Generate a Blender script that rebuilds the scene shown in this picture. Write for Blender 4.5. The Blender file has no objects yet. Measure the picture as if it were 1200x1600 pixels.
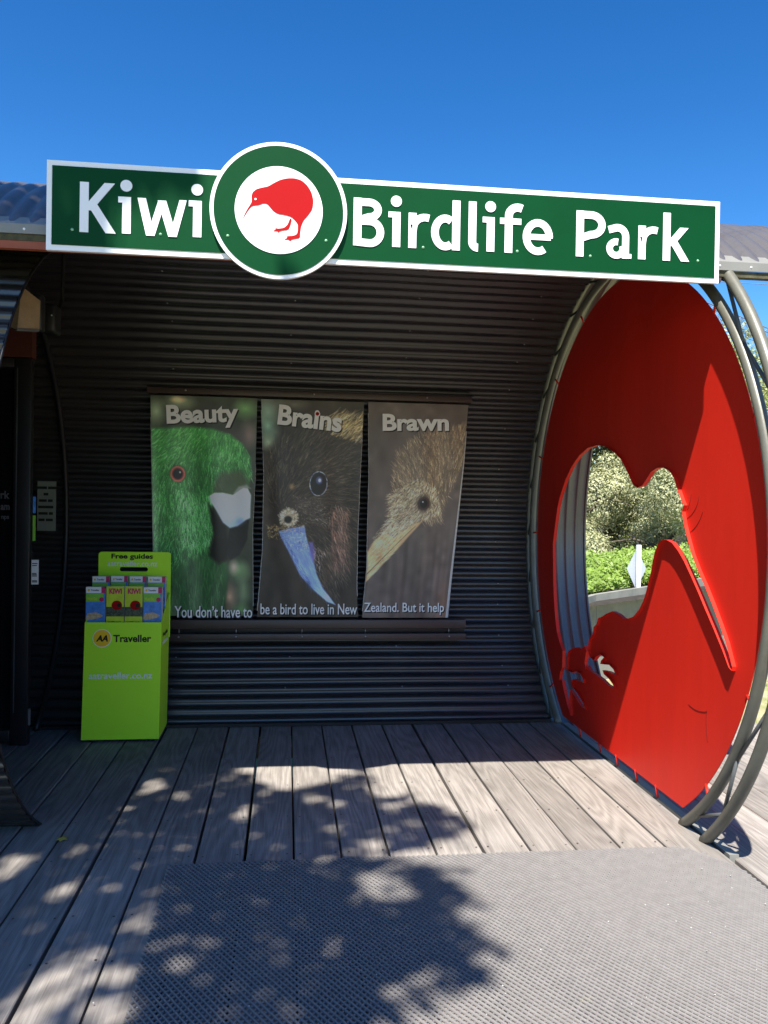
import bpy, math, random
import numpy as np
from mathutils import Vector, Matrix, noise
from math import sin, cos, radians, pi, sqrt, hypot, atan2, asin

random.seed(7); rng = np.random.default_rng(11)
S = bpy.context.scene
COL = S.collection

# ------------------------------------------------------------------ camera
F, YAW, PITCH, ROLL = 1282.02, 0.11763, -0.00788, 0.01587      # focal length in pixels of a 1200 x 1600 frame
EYE = Vector((0, 0, 1.5))
fw = Vector((sin(YAW)*cos(PITCH), cos(YAW)*cos(PITCH), sin(PITCH)))
r0 = Vector((cos(YAW), -sin(YAW), 0)); u0 = r0.cross(fw)
RT = r0*cos(ROLL) + u0*sin(ROLL); UP = u0*cos(ROLL) - r0*sin(ROLL)
cd = bpy.data.cameras.new('camera'); cam = bpy.data.objects.new('camera', cd); COL.objects.link(cam)
cam.matrix_world = Matrix(((RT.x, UP.x, -fw.x, 0), (RT.y, UP.y, -fw.y, 0), (RT.z, UP.z, -fw.z, EYE.z), (0, 0, 0, 1)))
cd.sensor_fit = 'VERTICAL'; cd.sensor_height = 24; cd.lens = 24*F/1600; cd.clip_start = 0.05; cd.clip_end = 2000
S.camera = cam

# ------------------------------------------------------------------ daylight
LDIR = Vector((0.18, 0.55, -1.0)).normalized()                  # the way sunlight travels
W = bpy.data.worlds.new('World'); S.world = W; W.use_nodes = True
wn = W.node_tree.nodes; wl = W.node_tree.links; wn.clear()
sky = wn.new('ShaderNodeTexSky'); sky.sky_type = 'NISHITA'; sky.sun_disc = False
sky.sun_elevation = asin(-LDIR.z); sky.sun_rotation = atan2(-LDIR.x, -LDIR.y)
sky.altitude = 0; sky.air_density = 1.0; sky.dust_density = 0.5; sky.ozone_density = 3.0
bg = wn.new('ShaderNodeBackground'); bg.inputs[1].default_value = 0.085
hsv = wn.new('ShaderNodeHueSaturation'); hsv.inputs['Saturation'].default_value = 1.19
k1 = wn.new('ShaderNodeVectorMath'); k1.operation = 'SCALE'; k1.inputs['Scale'].default_value = 1/6; k2 = wn.new('ShaderNodeVectorMath'); k2.operation = 'SCALE'; k2.inputs['Scale'].default_value = 6
gmn = wn.new('ShaderNodeGamma'); gmn.inputs[1].default_value = 1.4          # a little more depth in the clear blue
wl.new(sky.outputs[0], k1.inputs[0]); wl.new(k1.outputs[0], gmn.inputs[0]); wl.new(gmn.outputs[0], k2.inputs[0]); wl.new(k2.outputs[0], hsv.inputs['Color'])
wo = wn.new('ShaderNodeOutputWorld'); wl.new(hsv.outputs[0], bg.inputs[0]); wl.new(bg.outputs[0], wo.inputs[0])
ld = bpy.data.lights.new('sun', 'SUN'); ld.energy = 4.5; ld.angle = radians(0.53); ld.color = (1, 0.95, 0.87)
sun = bpy.data.objects.new('sun', ld); COL.objects.link(sun)
sun.rotation_euler = LDIR.to_track_quat('-Z', 'Y').to_euler()
S.view_settings.view_transform = 'Standard'; S.view_settings.look = 'None'
S.view_settings.exposure = 1.5; S.view_settings.gamma = 1; S.view_settings.use_curve_mapping = False

# ------------------------------------------------------------------ geometry of rays (used to size things from the photograph)
def ray(u, v): return fw + RT*((u-600)/F) - UP*((v-800)/F)
def onX(c, u, v): d = ray(u, v); t = c/d.x; return Vector((c, d.y*t, 1.5+d.z*t))
def onY(c, u, v): d = ray(u, v); t = c/d.y; return Vector((d.x*t, c, 1.5+d.z*t))
def onZ(c, u, v): d = ray(u, v); t = (c-1.5)/d.z; return Vector((d.x*t, d.y*t, c))

# ------------------------------------------------------------------ materials
def lin(c):
    return tuple(((x/255)/12.92 if x/255 <= .04045 else ((x/255+.055)/1.055)**2.4) for x in c)
def mat(name, col, rough=.6, metal=0., spec=.5, var=.12, scale=6., bump=0., bscale=60., dirt=None, dirt_scale=2.5, stretch=(1, 1, 1), coat=0., trans=None, var2=0.):
    m = bpy.data.materials.new(name); m.use_nodes = True
    n = m.node_tree.nodes; l = m.node_tree.links; b = n['Principled BSDF']
    b.inputs['Roughness'].default_value = rough; b.inputs['Metallic'].default_value = metal
    b.inputs['Specular IOR Level'].default_value = spec; b.inputs['Coat Weight'].default_value = coat
    tc = n.new('ShaderNodeTexCoord'); mp = n.new('ShaderNodeMapping'); mp.inputs['Scale'].default_value = stretch
    l.new(tc.outputs['Object'], mp.inputs[0])
    nz = n.new('ShaderNodeTexNoise'); nz.inputs['Scale'].default_value = scale; nz.inputs['Detail'].default_value = 6
    nz.inputs['Roughness'].default_value = .65
    l.new(mp.outputs[0], nz.inputs[0])
    r = n.new('ShaderNodeValToRGB'); l.new(nz.outputs[0], r.inputs[0])
    r.color_ramp.elements[0].position = .3; r.color_ramp.elements[1].position = .7
    lo = tuple(max(0, c*(1-var)) for c in col); hi = tuple(min(.95, c*(1+var)) for c in col)
    r.color_ramp.elements[0].color = (*lo, 1); r.color_ramp.elements[1].color = (*hi, 1)
    out = r.outputs[0]
    if dirt:
        n2 = n.new('ShaderNodeTexNoise'); n2.inputs['Scale'].default_value = dirt_scale; n2.inputs['Detail'].default_value = 8
        n2.inputs['Roughness'].default_value = .7
        l.new(tc.outputs['Object'], n2.inputs[0])
        r2 = n.new('ShaderNodeValToRGB'); r2.color_ramp.elements[0].position = dirt[1]; r2.color_ramp.elements[1].position = dirt[2]
        l.new(n2.outputs[0], r2.inputs[0])
        mx = n.new('ShaderNodeMix'); mx.data_type = 'RGBA'
        l.new(r2.outputs[0], mx.inputs[0]); l.new(out, mx.inputs[6]); mx.inputs[7].default_value = (*dirt[0], 1)
        out = mx.outputs[2]
    if var2:
        oi = n.new('ShaderNodeObjectInfo'); hs = n.new('ShaderNodeHueSaturation')
        mm = n.new('ShaderNodeMapRange'); mm.inputs[3].default_value = 1-var2; mm.inputs[4].default_value = 1+var2
        l.new(oi.outputs['Random'], mm.inputs[0]); l.new(mm.outputs[0], hs.inputs['Value']); l.new(out, hs.inputs['Color'])
        out = hs.outputs[0]
    l.new(out, b.inputs['Base Color'])
    if bump:
        n3 = n.new('ShaderNodeTexNoise'); n3.inputs['Scale'].default_value = bscale; n3.inputs['Detail'].default_value = 5
        l.new(mp.outputs[0], n3.inputs[0])
        bp = n.new('ShaderNodeBump'); bp.inputs['Strength'].default_value = bump; bp.inputs['Distance'].default_value = .004
        l.new(n3.outputs[0], bp.inputs['Height']); l.new(bp.outputs[0], b.inputs['Normal'])
    if trans:
        t = n.new('ShaderNodeBsdfTranslucent'); t.inputs[0].default_value = (*trans, 1)
        a = n.new('ShaderNodeAddShader'); o = n['Material Output']
        l.new(b.outputs[0], a.inputs[0]); l.new(t.outputs[0], a.inputs[1]); l.new(a.outputs[0], o.inputs[0])
    return m

def wood(name, c1, c2, rough=.8, greyness=.5):
    m = bpy.data.materials.new(name); m.use_nodes = True
    n = m.node_tree.nodes; l = m.node_tree.links; b = n['Principled BSDF']; b.inputs['Roughness'].default_value = rough
    b.inputs['Specular IOR Level'].default_value = .35
    tc = n.new('ShaderNodeTexCoord'); oi = n.new('ShaderNodeObjectInfo')
    ad = n.new('ShaderNodeVectorMath'); ad.operation = 'ADD'
    mu = n.new('ShaderNodeMath'); mu.operation = 'MULTIPLY'; mu.inputs[1].default_value = 37
    l.new(oi.outputs['Random'], mu.inputs[0]); l.new(tc.outputs['Object'], ad.inputs[0])
    cb = n.new('ShaderNodeCombineXYZ'); l.new(mu.outputs[0], cb.inputs[0]); l.new(mu.outputs[0], cb.inputs[1]); l.new(mu.outputs[0], cb.inputs[2])
    l.new(cb.outputs[0], ad.inputs[1])
    # fine fibre lines along the board
    mp = n.new('ShaderNodeMapping'); mp.inputs['Scale'].default_value = (1, .022, 1); l.new(ad.outputs[0], mp.inputs[0])
    nz = n.new('ShaderNodeTexNoise'); nz.inputs['Scale'].default_value = 190; nz.inputs['Detail'].default_value = 6; nz.inputs['Roughness'].default_value = .7
    l.new(mp.outputs[0], nz.inputs[0])
    # cathedral figure: rings distorted along the length
    mp2 = n.new('ShaderNodeMapping'); mp2.inputs['Scale'].default_value = (1, .10, 1); l.new(ad.outputs[0], mp2.inputs[0])
    nd = n.new('ShaderNodeTexNoise'); nd.inputs['Scale'].default_value = 5.5; nd.inputs['Detail'].default_value = 1.5
    l.new(mp2.outputs[0], nd.inputs[0])
    ml = n.new('ShaderNodeMath'); ml.operation = 'MULTIPLY'; ml.inputs[1].default_value = 95; l.new(nd.outputs[0], ml.inputs[0])
    sn = n.new('ShaderNodeMath'); sn.operation = 'SINE'; l.new(ml.outputs[0], sn.inputs[0])
    mr = n.new('ShaderNodeMapRange'); mr.inputs[1].default_value = -1; mr.inputs[2].default_value = 1; l.new(sn.outputs[0], mr.inputs[0])
    mixf = n.new('ShaderNodeMix'); mixf.data_type = 'FLOAT'; mixf.inputs[0].default_value = .15
    l.new(nz.outputs[0], mixf.inputs[2]); l.new(mr.outputs[0], mixf.inputs[3])
    r = n.new('ShaderNodeValToRGB'); r.color_ramp.elements[0].position = .22; r.color_ramp.elements[1].position = .72
    r.color_ramp.elements[0].color = (*c1, 1); r.color_ramp.elements[1].color = (*c2, 1)
    l.new(mixf.outputs[0], r.inputs[0])
    # blotches of weathering
    n4 = n.new('ShaderNodeTexNoise'); n4.inputs['Scale'].default_value = 2.3; n4.inputs['Detail'].default_value = 7; l.new(ad.outputs[0], n4.inputs[0])
    mr4 = n.new('ShaderNodeMapRange'); mr4.inputs[1].default_value = .3; mr4.inputs[2].default_value = .7; mr4.inputs[3].default_value = .82; mr4.inputs[4].default_value = 1.14
    l.new(n4.outputs[0], mr4.inputs[0])
    hs = n.new('ShaderNodeHueSaturation'); l.new(r.outputs[0], hs.inputs['Color']); l.new(mr4.outputs[0], hs.inputs['Value'])
    hs2 = n.new('ShaderNodeHueSaturation'); mr5 = n.new('ShaderNodeMapRange'); mr5.inputs[3].default_value = .82; mr5.inputs[4].default_value = 1.14
    l.new(oi.outputs['Random'], mr5.inputs[0]); l.new(mr5.outputs[0], hs2.inputs['Value']); l.new(hs.outputs[0], hs2.inputs['Color'])
    l.new(hs2.outputs[0], b.inputs['Base Color'])
    bp = n.new('ShaderNodeBump'); bp.inputs['Strength'].default_value = .45; bp.inputs['Distance'].default_value = .002
    l.new(mixf.outputs[0], bp.inputs['Height']); l.new(bp.outputs[0], b.inputs['Normal'])
    return m

M = {}
M['deck'] = wood('weathered_deck_timber', (.110, .096, .084), (.315, .288, .258))
M['dark_wall'] = mat('dark_corrugated_steel', (.024, .0225, .0225), .33, .0, .75, .25, 1.3, dirt=((.045, .040, .036), .52, .8), dirt_scale=3)
M['tube'] = mat('glossy_tube_steel', (.016, .015, .014), .28, 0, .7, .2, 2, dirt=((.06, .06, .05), .55, .8), dirt_scale=4)
M['roof'] = mat('taupe_roof_steel', (.085, .078, .074), .30, .0, .8, .10, 2, dirt=((.062, .054, .05), .5, .75), dirt_scale=6)
M['trim'] = mat('grey_trim_steel', (.19, .185, .165), .45, 0, .5, .1, 5, dirt=((.11, .10, .08), .55, .75))
M['pipe'] = mat('grey_green_pipe', (.118, .115, .090), .42, .1, .5, .14, 7, dirt=((.10, .085, .06), .55, .75), dirt_scale=5, bump=.12)
M['brace'] = mat('dark_brace_rod', (.075, .08, .08), .45, .1, .5, .15, 9)
M['red'] = mat('red_painted_steel', (.64, .020, .009), .50, 0, .22, .08, 3, stretch=(1, 1, .12), bump=.05, bscale=160, dirt=((.70, .024, .008), .6, .85), dirt_scale=1.8)
M['board_brown'] = mat('brown_steel_rail', (.065, .043, .035), .42, 0, .5, .15, 5)
M['fascia'] = mat('red_brown_timber', (.23, .055, .022), .55, 0, .4, .25, 8, stretch=(.1, 1, 1))
M['mossy'] = mat('mossy_board', (.07, .065, .035), .85, 0, .3, .5, 30)
M['black'] = mat('black_paint', (.012, .012, .013), .45, 0, .4, .2, 4)
M['door'] = mat('dark_glass_door', (.006, .006, .007), .12, 0, .5, .1, 2)
M['white'] = mat('white_vinyl', (.80, .80, .79), .4, 0, .4, .02, 3)
M['green'] = mat('sign_green_enamel', (.001, .046, .012), .45, 0, .10, .10, 2.2)
M['vred'] = mat('red_vinyl', (.34, .006, .007), .5, 0, .08, .03, 3)
M['bolt'] = mat('pale_green_bolt', (.20, .42, .24), .4, .2, .5, .1, 3)
M['steel'] = mat('galvanised_screw', (.42, .42, .40), .35, .7, .5, .1, 3)
M['rust'] = mat('dark_screw', (.03, .024, .02), .7, .2, .5, .1, 3)
M['lime'] = mat('lime_card', (.50, .93, .03), .5, 0, .3, .05, 1.4)
M['black_print'] = mat('black_print', (.008, .012, .006), .5, 0, .3, .03, 3)
M['yellow'] = mat('yellow_print', (.92, .55, .02), .45, 0, .3, .03, 3)
M['blue_print'] = mat('blue_sea_print', (.07, .24, .62), .35, 0, .4, .35, 30)
M['sand_print'] = mat('sand_print', (.50, .38, .22), .4, 0, .4, .35, 60)
M['bush_print'] = mat('bush_print', (.06, .08, .05), .4, 0, .4, .9, 90)
M['lime_print'] = mat('yellow_lime_print', (.52, .66, .03), .4, 0, .4, .1, 20)
M['green_print'] = mat('green_print', (.22, .55, .06), .4, 0, .4, .1, 20)
M['pink_print'] = mat('pink_print', (.55, .02, .12), .4, 0, .4, .1, 20)
M['paper'] = mat('paper_edges', (.55, .55, .56), .7, 0, .3, .12, 80, stretch=(1, 6, .1))
M['notice'] = mat('grey_green_notice', (.16, .18, .14), .6, 0, .3, .1, 5)
M['faint'] = mat('faded_lettering', (.10, .10, .10), .5, 0, .3, .1, 5)
M['lens'] = mat('amber_lamp_lens', (.26, .18, .10), .35, 0, .5, .2, 14, bump=.8, bscale=120)
M['mat'] = mat('grey_rubber_netting', (.175, .165, .158), .62, 0, .3, .12, 25, dirt=((.20, .19, .13), .62, .8), dirt_scale=3)
M['pebble'] = mat('pale_grit', (.40, .39, .36), .8, 0, .3, .1, 5)
M['dry_leaf'] = mat('dry_leaf', (.30, .24, .05), .7, 0, .3, .3, 60)
M['soil'] = mat('dark_soil', (.035, .03, .025), .95, 0, .2, .4, 8, bump=.5)
M['ground'] = mat('dry_grass_ground', (.30, .27, .15), .95, 0, .2, .25, 3, dirt=((.16, .19, .06), .45, .65), dirt_scale=1.2, bump=.6, bscale=30)
M['concrete'] = mat('stained_concrete', (.215, .215, .185), .85, 0, .3, .16, 3, dirt=((.13, .135, .12), .5, .75), dirt_scale=3, stretch=(1, 1, .3), bump=.3, bscale=25)
M['sign_back'] = mat('grey_sign_back', (.40, .44, .52), .5, .1, .5, .05, 5)
M['post'] = mat('white_post', (.72, .72, .74), .5, 0, .4, .05, 5)
M['bark'] = mat('grey_bark', (.11, .09, .065), .9, 0, .3, .35, 12, bump=.8, bscale=30)
M['gantry'] = mat('grey_gantry_steel', (.14, .16, .20), .6, .2, .4, .1, 2)
M['leaf_sage'] = mat('sage_leaf', (.30, .305, .165), .5, 0, .4, .35, 3.5, trans=(.05, .065, .018))
M['leaf_gold'] = mat('yellow_green_leaf', (.24, .26, .09), .5, 0, .4, .4, 4.5, trans=(.07, .08, .012))
M['leaf_dark'] = mat('dark_leaf', (.055, .07, .025), .5, 0, .4, .4, 4, trans=(.03, .04, .008))
M['leaf_hedge'] = mat('hedge_leaf', (.135, .20, .035), .5, 0, .3, .5, 7, trans=(.10, .15, .012))
M['leaf_shade'] = mat('overhead_leaf', (.05, .085, .02), .4, 0, .5, .3, 6, trans=(.03, .06, .008))
M['grass'] = mat('lawn_blade', (.19, .24, .06), .7, 0, .3, .4, 4, trans=(.06, .08, .01))
m = bpy.data.materials.new('printed_banner_vinyl'); m.use_nodes = True
b = m.node_tree.nodes['Principled BSDF']; b.inputs['Roughness'].default_value = .38; b.inputs['Specular IOR Level'].default_value = .45
at = m.node_tree.nodes.new('ShaderNodeAttribute'); at.attribute_name = 'print'
m.node_tree.links.new(at.outputs['Color'], b.inputs['Base Color']); M['banner'] = m
M['banner_back'] = mat('banner_back_vinyl', (.62, .60, .57), .5, 0, .3, .05, 4)
M['textw'] = mat('banner_lettering', (.92, .90, .87), .5, 0, .3, .04, 4)
M['textd'] = mat('banner_letter_shade', (.02, .018, .016), .5, 0, .3, .04, 4)

# ------------------------------------------------------------------ object helpers
def link(name, me, m, parent=None, smooth=False):
    o = bpy.data.objects.new(name, me); COL.objects.link(o)
    if m and not me.materials: me.materials.append(m)
    if parent: o.parent = parent
    if smooth: me.polygons.foreach_set('use_smooth', [True]*len(me.polygons))
    return o
def tag(o, label, cat, group=None, kind=None):
    if label: o['label'] = label
    if cat: o['category'] = cat
    if group: o['group'] = group
    if kind: o['kind'] = kind
    return o
def thing(name, label, cat, group=None, loc=(0, 0, 0)):
    o = bpy.data.objects.new(name, None); COL.objects.link(o); o.location = loc
    o.empty_display_size = .1
    return tag(o, label, cat, group)
class MB:
    def __init__(s): s.v = []; s.f = []
    def add(s, vs, fs):
        k = len(s.v); s.v += [tuple(p) for p in vs]; s.f += [tuple(i+k for i in f) for f in fs]; return s
    def box(s, a, b):
        x0, y0, z0 = a; x1, y1, z1 = b
        return s.add([(x0, y0, z0), (x1, y0, z0), (x1, y1, z0), (x0, y1, z0), (x0, y0, z1), (x1, y0, z1), (x1, y1, z1), (x0, y1, z1)],
                     [(0, 3, 2, 1), (4, 5, 6, 7), (0, 1, 5, 4), (1, 2, 6, 5), (2, 3, 7, 6), (3, 0, 4, 7)])
    def tube(s, pts, r, n=10, cap=True):
        pts = [Vector(p) for p in pts]; k = len(s.v); N = len(pts)
        rs = r if isinstance(r, (list, tuple)) else [r]*N
        d0 = (pts[1]-pts[0]).normalized(); a = Vector((0, 0, 1)) if abs(d0.z) < .9 else Vector((1, 0, 0)); nx = d0.cross(a).normalized()
        for i, p in enumerate(pts):
            d = (pts[min(i+1, N-1)]-pts[max(i-1, 0)]).normalized()
            nx = (nx-d*nx.dot(d)).normalized(); ny = d.cross(nx)
            for j in range(n):
                t = 2*pi*j/n; s.v.append(tuple(p+(nx*cos(t)+ny*sin(t))*rs[i]))
        for i in range(N-1):
            for j in range(n):
                s.f.append((k+i*n+j, k+i*n+(j+1) % n, k+(i+1)*n+(j+1) % n, k+(i+1)*n+j))
        if cap: s.f.append(tuple(k+j for j in reversed(range(n)))); s.f.append(tuple(k+(N-1)*n+j for j in range(n)))
        return s
    def prism(s, pts, d):                                        # pts: polygon in 3-D, d: extrusion vector
        pts = [Vector(p) for p in pts]; d = Vector(d); n = len(pts)
        return s.add(pts+[p+d for p in pts], [tuple(range(n)), tuple(reversed(range(n, 2*n)))]+[(i, i+n, (i+1) % n+n, (i+1) % n) for i in range(n)])
    def mesh(s, name):
        me = bpy.data.meshes.new(name); me.from_pydata(s.v, [], s.f); me.update(); return me
    def build(s, name, m, parent=None, smooth=False):
        me = s.mesh(name); fix_normals(me); return link(name, me, m, parent, smooth)
def fix_normals(me):
    import bmesh
    bm = bmesh.new(); bm.from_mesh(me); bmesh.ops.recalc_face_normals(bm, faces=bm.faces); bm.to_mesh(me); bm.free()
def smooth_sharp(me, ang=40):
    me.polygons.foreach_set('use_smooth', [True]*len(me.polygons)); me.set_sharp_from_angle(angle=radians(ang))
def rbox(name, a, b, m, parent=None, bev=.004):
    import bmesh
    me = MB().box(a, b).mesh(name); bm = bmesh.new(); bm.from_mesh(me); bmesh.ops.recalc_face_normals(bm, faces=bm.faces)
    bmesh.ops.bevel(bm, geom=bm.edges[:], offset=bev, segments=2, affect='EDGES', profile=.5); bm.to_mesh(me); bm.free()
    o = link(name, me, m, parent); smooth_sharp(me, 50); return o
def big_mesh(name, V, Q, m, parent=None):                        # numpy quads
    me = bpy.data.meshes.new(name); V = np.asarray(V, np.float32); Q = np.asarray(Q, np.int32)
    me.vertices.add(len(V)); me.vertices.foreach_set('co', V.ravel())
    k = Q.shape[1]; me.loops.add(Q.size); me.loops.foreach_set('vertex_index', Q.ravel())
    me.polygons.add(len(Q)); me.polygons.foreach_set('loop_start', np.arange(len(Q), dtype=np.int32)*k)
    me.update(calc_edges=True); me.validate(); return link(name, me, m, parent)

# ------------------------------------------------------------------ setting: ground, deck
gm = MB(); NG = 60
for i in range(NG+1):
    for j in range(NG+1):
        x = -1+2*i/NG; y = -1+2*j/NG; x = math.copysign(abs(x)**3, x)*900; y = math.copysign(abs(y)**3, y)*900
        r = hypot(x, y); gm.v.append((x+6, y+8, -.6-(0.02*sin(x)*cos(y) if r < 50 else 0)))
for i in range(NG):
    for j in range(NG): k = i*(NG+1)+j; gm.f.append((k, k+NG+1, k+NG+2, k+1))
tag(gm.build('ground', M['ground'], None, True), None, None, kind='structure')
o = MB().box((-4.0, -3.2, -.58), (4.2, 5.42, -.30)).build('soil_bed', M['soil']); tag(o, None, None, kind='structure')

PP = .2065
deck = thing('deck', None, None); deck['kind'] = 'structure'
def plank_mesh(w, y0, y1, name='plank'):
    b = .004; z0 = -.045; n = [(-w/2, z0), (w/2, z0), (w/2, -b), (w/2-b, 0), (-w/2+b, 0), (-w/2, -b)]
    mb = MB(); mb.add([(x, y0, z) for x, z in n]+[(x, y1, z) for x, z in n],
                      [tuple(range(6)), tuple(range(11, 5, -1))]+[(i, i+6, (i+1) % 6+6, (i+1) % 6) for i in range(6)])
    me = mb.mesh(name); fix_normals(me); me.materials.append(M['deck']); return me
seams = [.050+PP*k for k in range(-19, 9)]
me_a = plank_mesh(PP-.011, -3.0, 5.86); me_b = plank_mesh(.198, -3.0, 5.50)
centres = []
for a in seams:
    w = PP
    if a > 1.65: w = 1.925-a
    if a > 1.9: continue
    c = a+w/2; centres.append((c, w))
    me = me_a if abs(w-PP) < .004 else plank_mesh(w-.011, -3.0, 5.60)
    o = bpy.data.objects.new('plank', me); COL.objects.link(o); o.parent = deck
    o.location = (c+random.uniform(-.0022, .0022), random.uniform(-.01, .01), random.uniform(-.003, .001)); o.rotation_euler.z = random.uniform(-.0006, .0006)
for k in range(12):
    o = bpy.data.objects.new('plank', me_b); COL.objects.link(o); o.parent = deck
    o.location = (2.056+.2015*k, random.uniform(-.01, .01), -.012+random.uniform(-.002, .002))
MB().box((-3.9, 5.515, -.20), (4.4, 5.545, -.062)).build('edge_board', M['deck'], deck)
sm = MB()
for c, w in centres:
    for y in (.9, 1.35, 1.8, 2.25, 2.75, 3.05, 3.53, 3.95, 4.40, 4.85, 5.3):
        for s in (-1, 1):
            x = c+s*(w/2-.028)+random.uniform(-.004, .004); yy = y+random.uniform(-.008, .008); n = 8
            sm.add([(x+.0045*cos(2*pi*j/n), yy+.0045*sin(2*pi*j/n), .0012) for j in range(n)]+[(x, yy, .0018)], [(j, (j+1) % n, n) for j in range(n)])
o = sm.build('screw_head', M['rust'], deck); o['kind'] = 'stuff'
# strip of steel angle along the deck edge under the ring
MB().box((1.932, 3.35, -.040), (1.975, 5.52, .006)).build('edge_angle', M['trim'], deck)

# ------------------------------------------------------------------ the pavilion: corrugated inner wall, roof skin, front beam
CY, CZ = 4.625, 1.318
def cyl(R, th): return CY+R*cos(th), CZ+R*sin(th)
pav = thing('entrance_pavilion', 'dark corrugated barrel vaulted pavilion open at the front behind the timber deck', 'building')
def corr(t): # rounded trapezoid wave of period 1
    s = cos(2*pi*t); return math.tanh(1.7*s)/math.tanh(1.7)
def corrugated_h(name, R, th0, th1, x0, x1, m, parent, amp=.0105, pitch=.082, nx=14, seg=12):
    L = R*abs(th1-th0); n = int(L/pitch*seg); mb = MB()
    for i in range(n+1):
        t = i/n; th = th0+(th1-th0)*t; s = t*L/pitch
        for j in range(nx+1):
            x = x0+(x1-x0)*j/nx
            wob = .0022*sin(x*3.1+th*5)+.0015*sin(x*7+th*2.3)
            y, z = cyl(R+amp*corr(s)+wob, th); mb.v.append((x, y, z))
    for i in range(n):
        for j in range(nx):
            k = i*(nx+1)+j; mb.f.append((k, k+1, k+nx+2, k+nx+1))
    me = mb.mesh(name); fix_normals(me); return link(name, me, m, parent, True)
RW = 1.652
corrugated_h('inner_wall', RW, asin((0.002-CZ)/RW), radians(133), -3.8, 1.868, M['dark_wall'], pav)
# screws of the wall sheets
def dome(mb, c, r, d, n=8):
    c = Vector(c); d = Vector(d).normalized(); a = d.cross(Vector((1, 0, .3))).normalized(); b2 = d.cross(a)
    mb.add([c+(a*cos(2*pi*j/n)+b2*sin(2*pi*j/n))*r for j in range(n)]+[c+(a*cos(2*pi*j/n)+b2*sin(2*pi*j/n))*r*.6+d*r*.5 for j in range(n)]+[c+d*r*.65],
           [(j, (j+1) % n, n+(j+1) % n, n+j) for j in range(n)]+[(n+j, n+(j+1) % n, 2*n) for j in range(n)])
sc = MB(); L = RW*(radians(133)-asin((0.002-CZ)/RW)); nper = L/.082
for xs in (1.62, .82, .02, -.78):
    k = 3
    while k < nper-1:
        th = asin((0.002-CZ)/RW)+(k+.5)*.082/RW
        y, z = cyl(RW-.0125, th); dome(sc, (xs+random.uniform(-.02, .02), y, z), .006, (0, -cos(th), -sin(th)))
        k += random.choice((2, 3, 3, 4))
o = sc.build('wall_screw', M['steel'], pav); o['kind'] = 'stuff'
# skirting flashing where the wall meets the deck
MB().box((-1.6, 5.555, .0015), (1.86, 5.60, .022)).build('skirting', M['black'], pav)
# roof skin with ribs round the barrel
def roof_skin(R, th0, th1, x0, x1, pitch=.0785, seg=10, amp=.009, nt=64):
    n = int((x1-x0)/pitch*seg); mb = MB()
    for i in range(n+1):
        x = x0+(x1-x0)*i/n; q = (x/pitch) % 1
        h = amp*(abs(cos(pi*q))**.75*2-1)
        for j in range(nt+1):
            th = th0+(th1-th0)*j/nt; y, z = cyl(R+h+.0012*sin(x*2+th*6), th); mb.v.append((x, y, z))
    for i in range(n):
        for j in range(nt):
            k = i*(nt+1)+j; mb.f.append((k, k+1, k+nt+2, k+nt+1))
    me = mb.mesh('roof'); fix_normals(me); return me
RR = 1.764
th_front = pi-asin((2.585-CZ)/RR)
link('roof', roof_skin(RR, asin((-.10-CZ)/RR), th_front, -3.9, 2.385), M['roof'], pav, True)
yf, zf = cyl(RR, th_front)
# bead along the roof's open right end
MB().tube([(2.388, *cyl(RR, asin((-.10-CZ)/RR)+(th_front-asin((-.10-CZ)/RR))*i/70)) for i in range(71)], .011, 8).build('roof_edge_bead', M['roof'], pav, True)
# flashing, mossy board, red-brown timber fascia, bottom beam
mb = MB(); mb.prism([(-3.9, yf-.012, zf-.036), (-3.9, yf-.012, zf+.002), (-3.9, yf+.045, zf+.046), (-3.9, yf+.045, zf+.038), (-3.9, yf-.006, zf-.002), (-3.9, yf-.006, zf-.036)], (6.30, 0, 0))
mb.build('flashing', M['trim'], pav)
sc = MB()
for x in np.arange(-3.8, 2.3, .145): dome(sc, (x, yf-.012, zf-.018), .0055, (0, -1, 0))
o = sc.build('flashing_rivet', M['white'], pav); o['kind'] = 'stuff'
MB().box((-3.9, yf-.004, zf-.062), (2.385, yf+.03, zf-.0365)).build('mossy_board', M['mossy'], pav)
MB().box((-3.9, yf-.002, 2.492), (-.2, yf+.026, zf-.0625)).build('timber_fascia', M['fascia'], pav)
MB().box((-.199, yf-.001, 2.500), (1.868, yf+.026, zf-.0625)).build('front_beam', M['board_brown'], pav)
yi, zi = cyl(RW, radians(133))
MB().prism([(-3.8, yf+.001, 2.4935), (-3.8, yi-.008, zi-.001), (-3.8, yi+.01, zi+.02), (-3.8, yf+.02, 2.502)], (5.668, 0, 0)).build('soffit_trim', M['board_brown'], pav)
# curved rib near the left, where the wall sheets join
MB().tube([(-1.60, *cyl(1.600, radians(a))) for a in np.linspace(-55, 120, 60)], .020, 8).build('curved_rib', M['black'], pav, True)
# closed left end
pts = [(-3.82, *cyl(1.66, radians(a))) for a in np.linspace(-52, 232, 60)]
MB().prism(pts, (-.05, 0, 0)).build('end_wall', M['black'], pav)

# left entrance tube whose curved shell ends near the camera
tube = thing('entrance_tube', 'glossy dark corrugated tube shell curving down to the deck at the left edge', 'building')
corrugated_h('shell', 1.485, radians(242.4), radians(98), -3.8, -1.11, M['tube'], tube, nx=10)
MB().tube([(-1.109, *cyl(1.483, radians(a))) for a in np.linspace(242.4, 98, 70)], .006, 8).build('shell_edge_bead', M['black'], tube, True)
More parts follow.
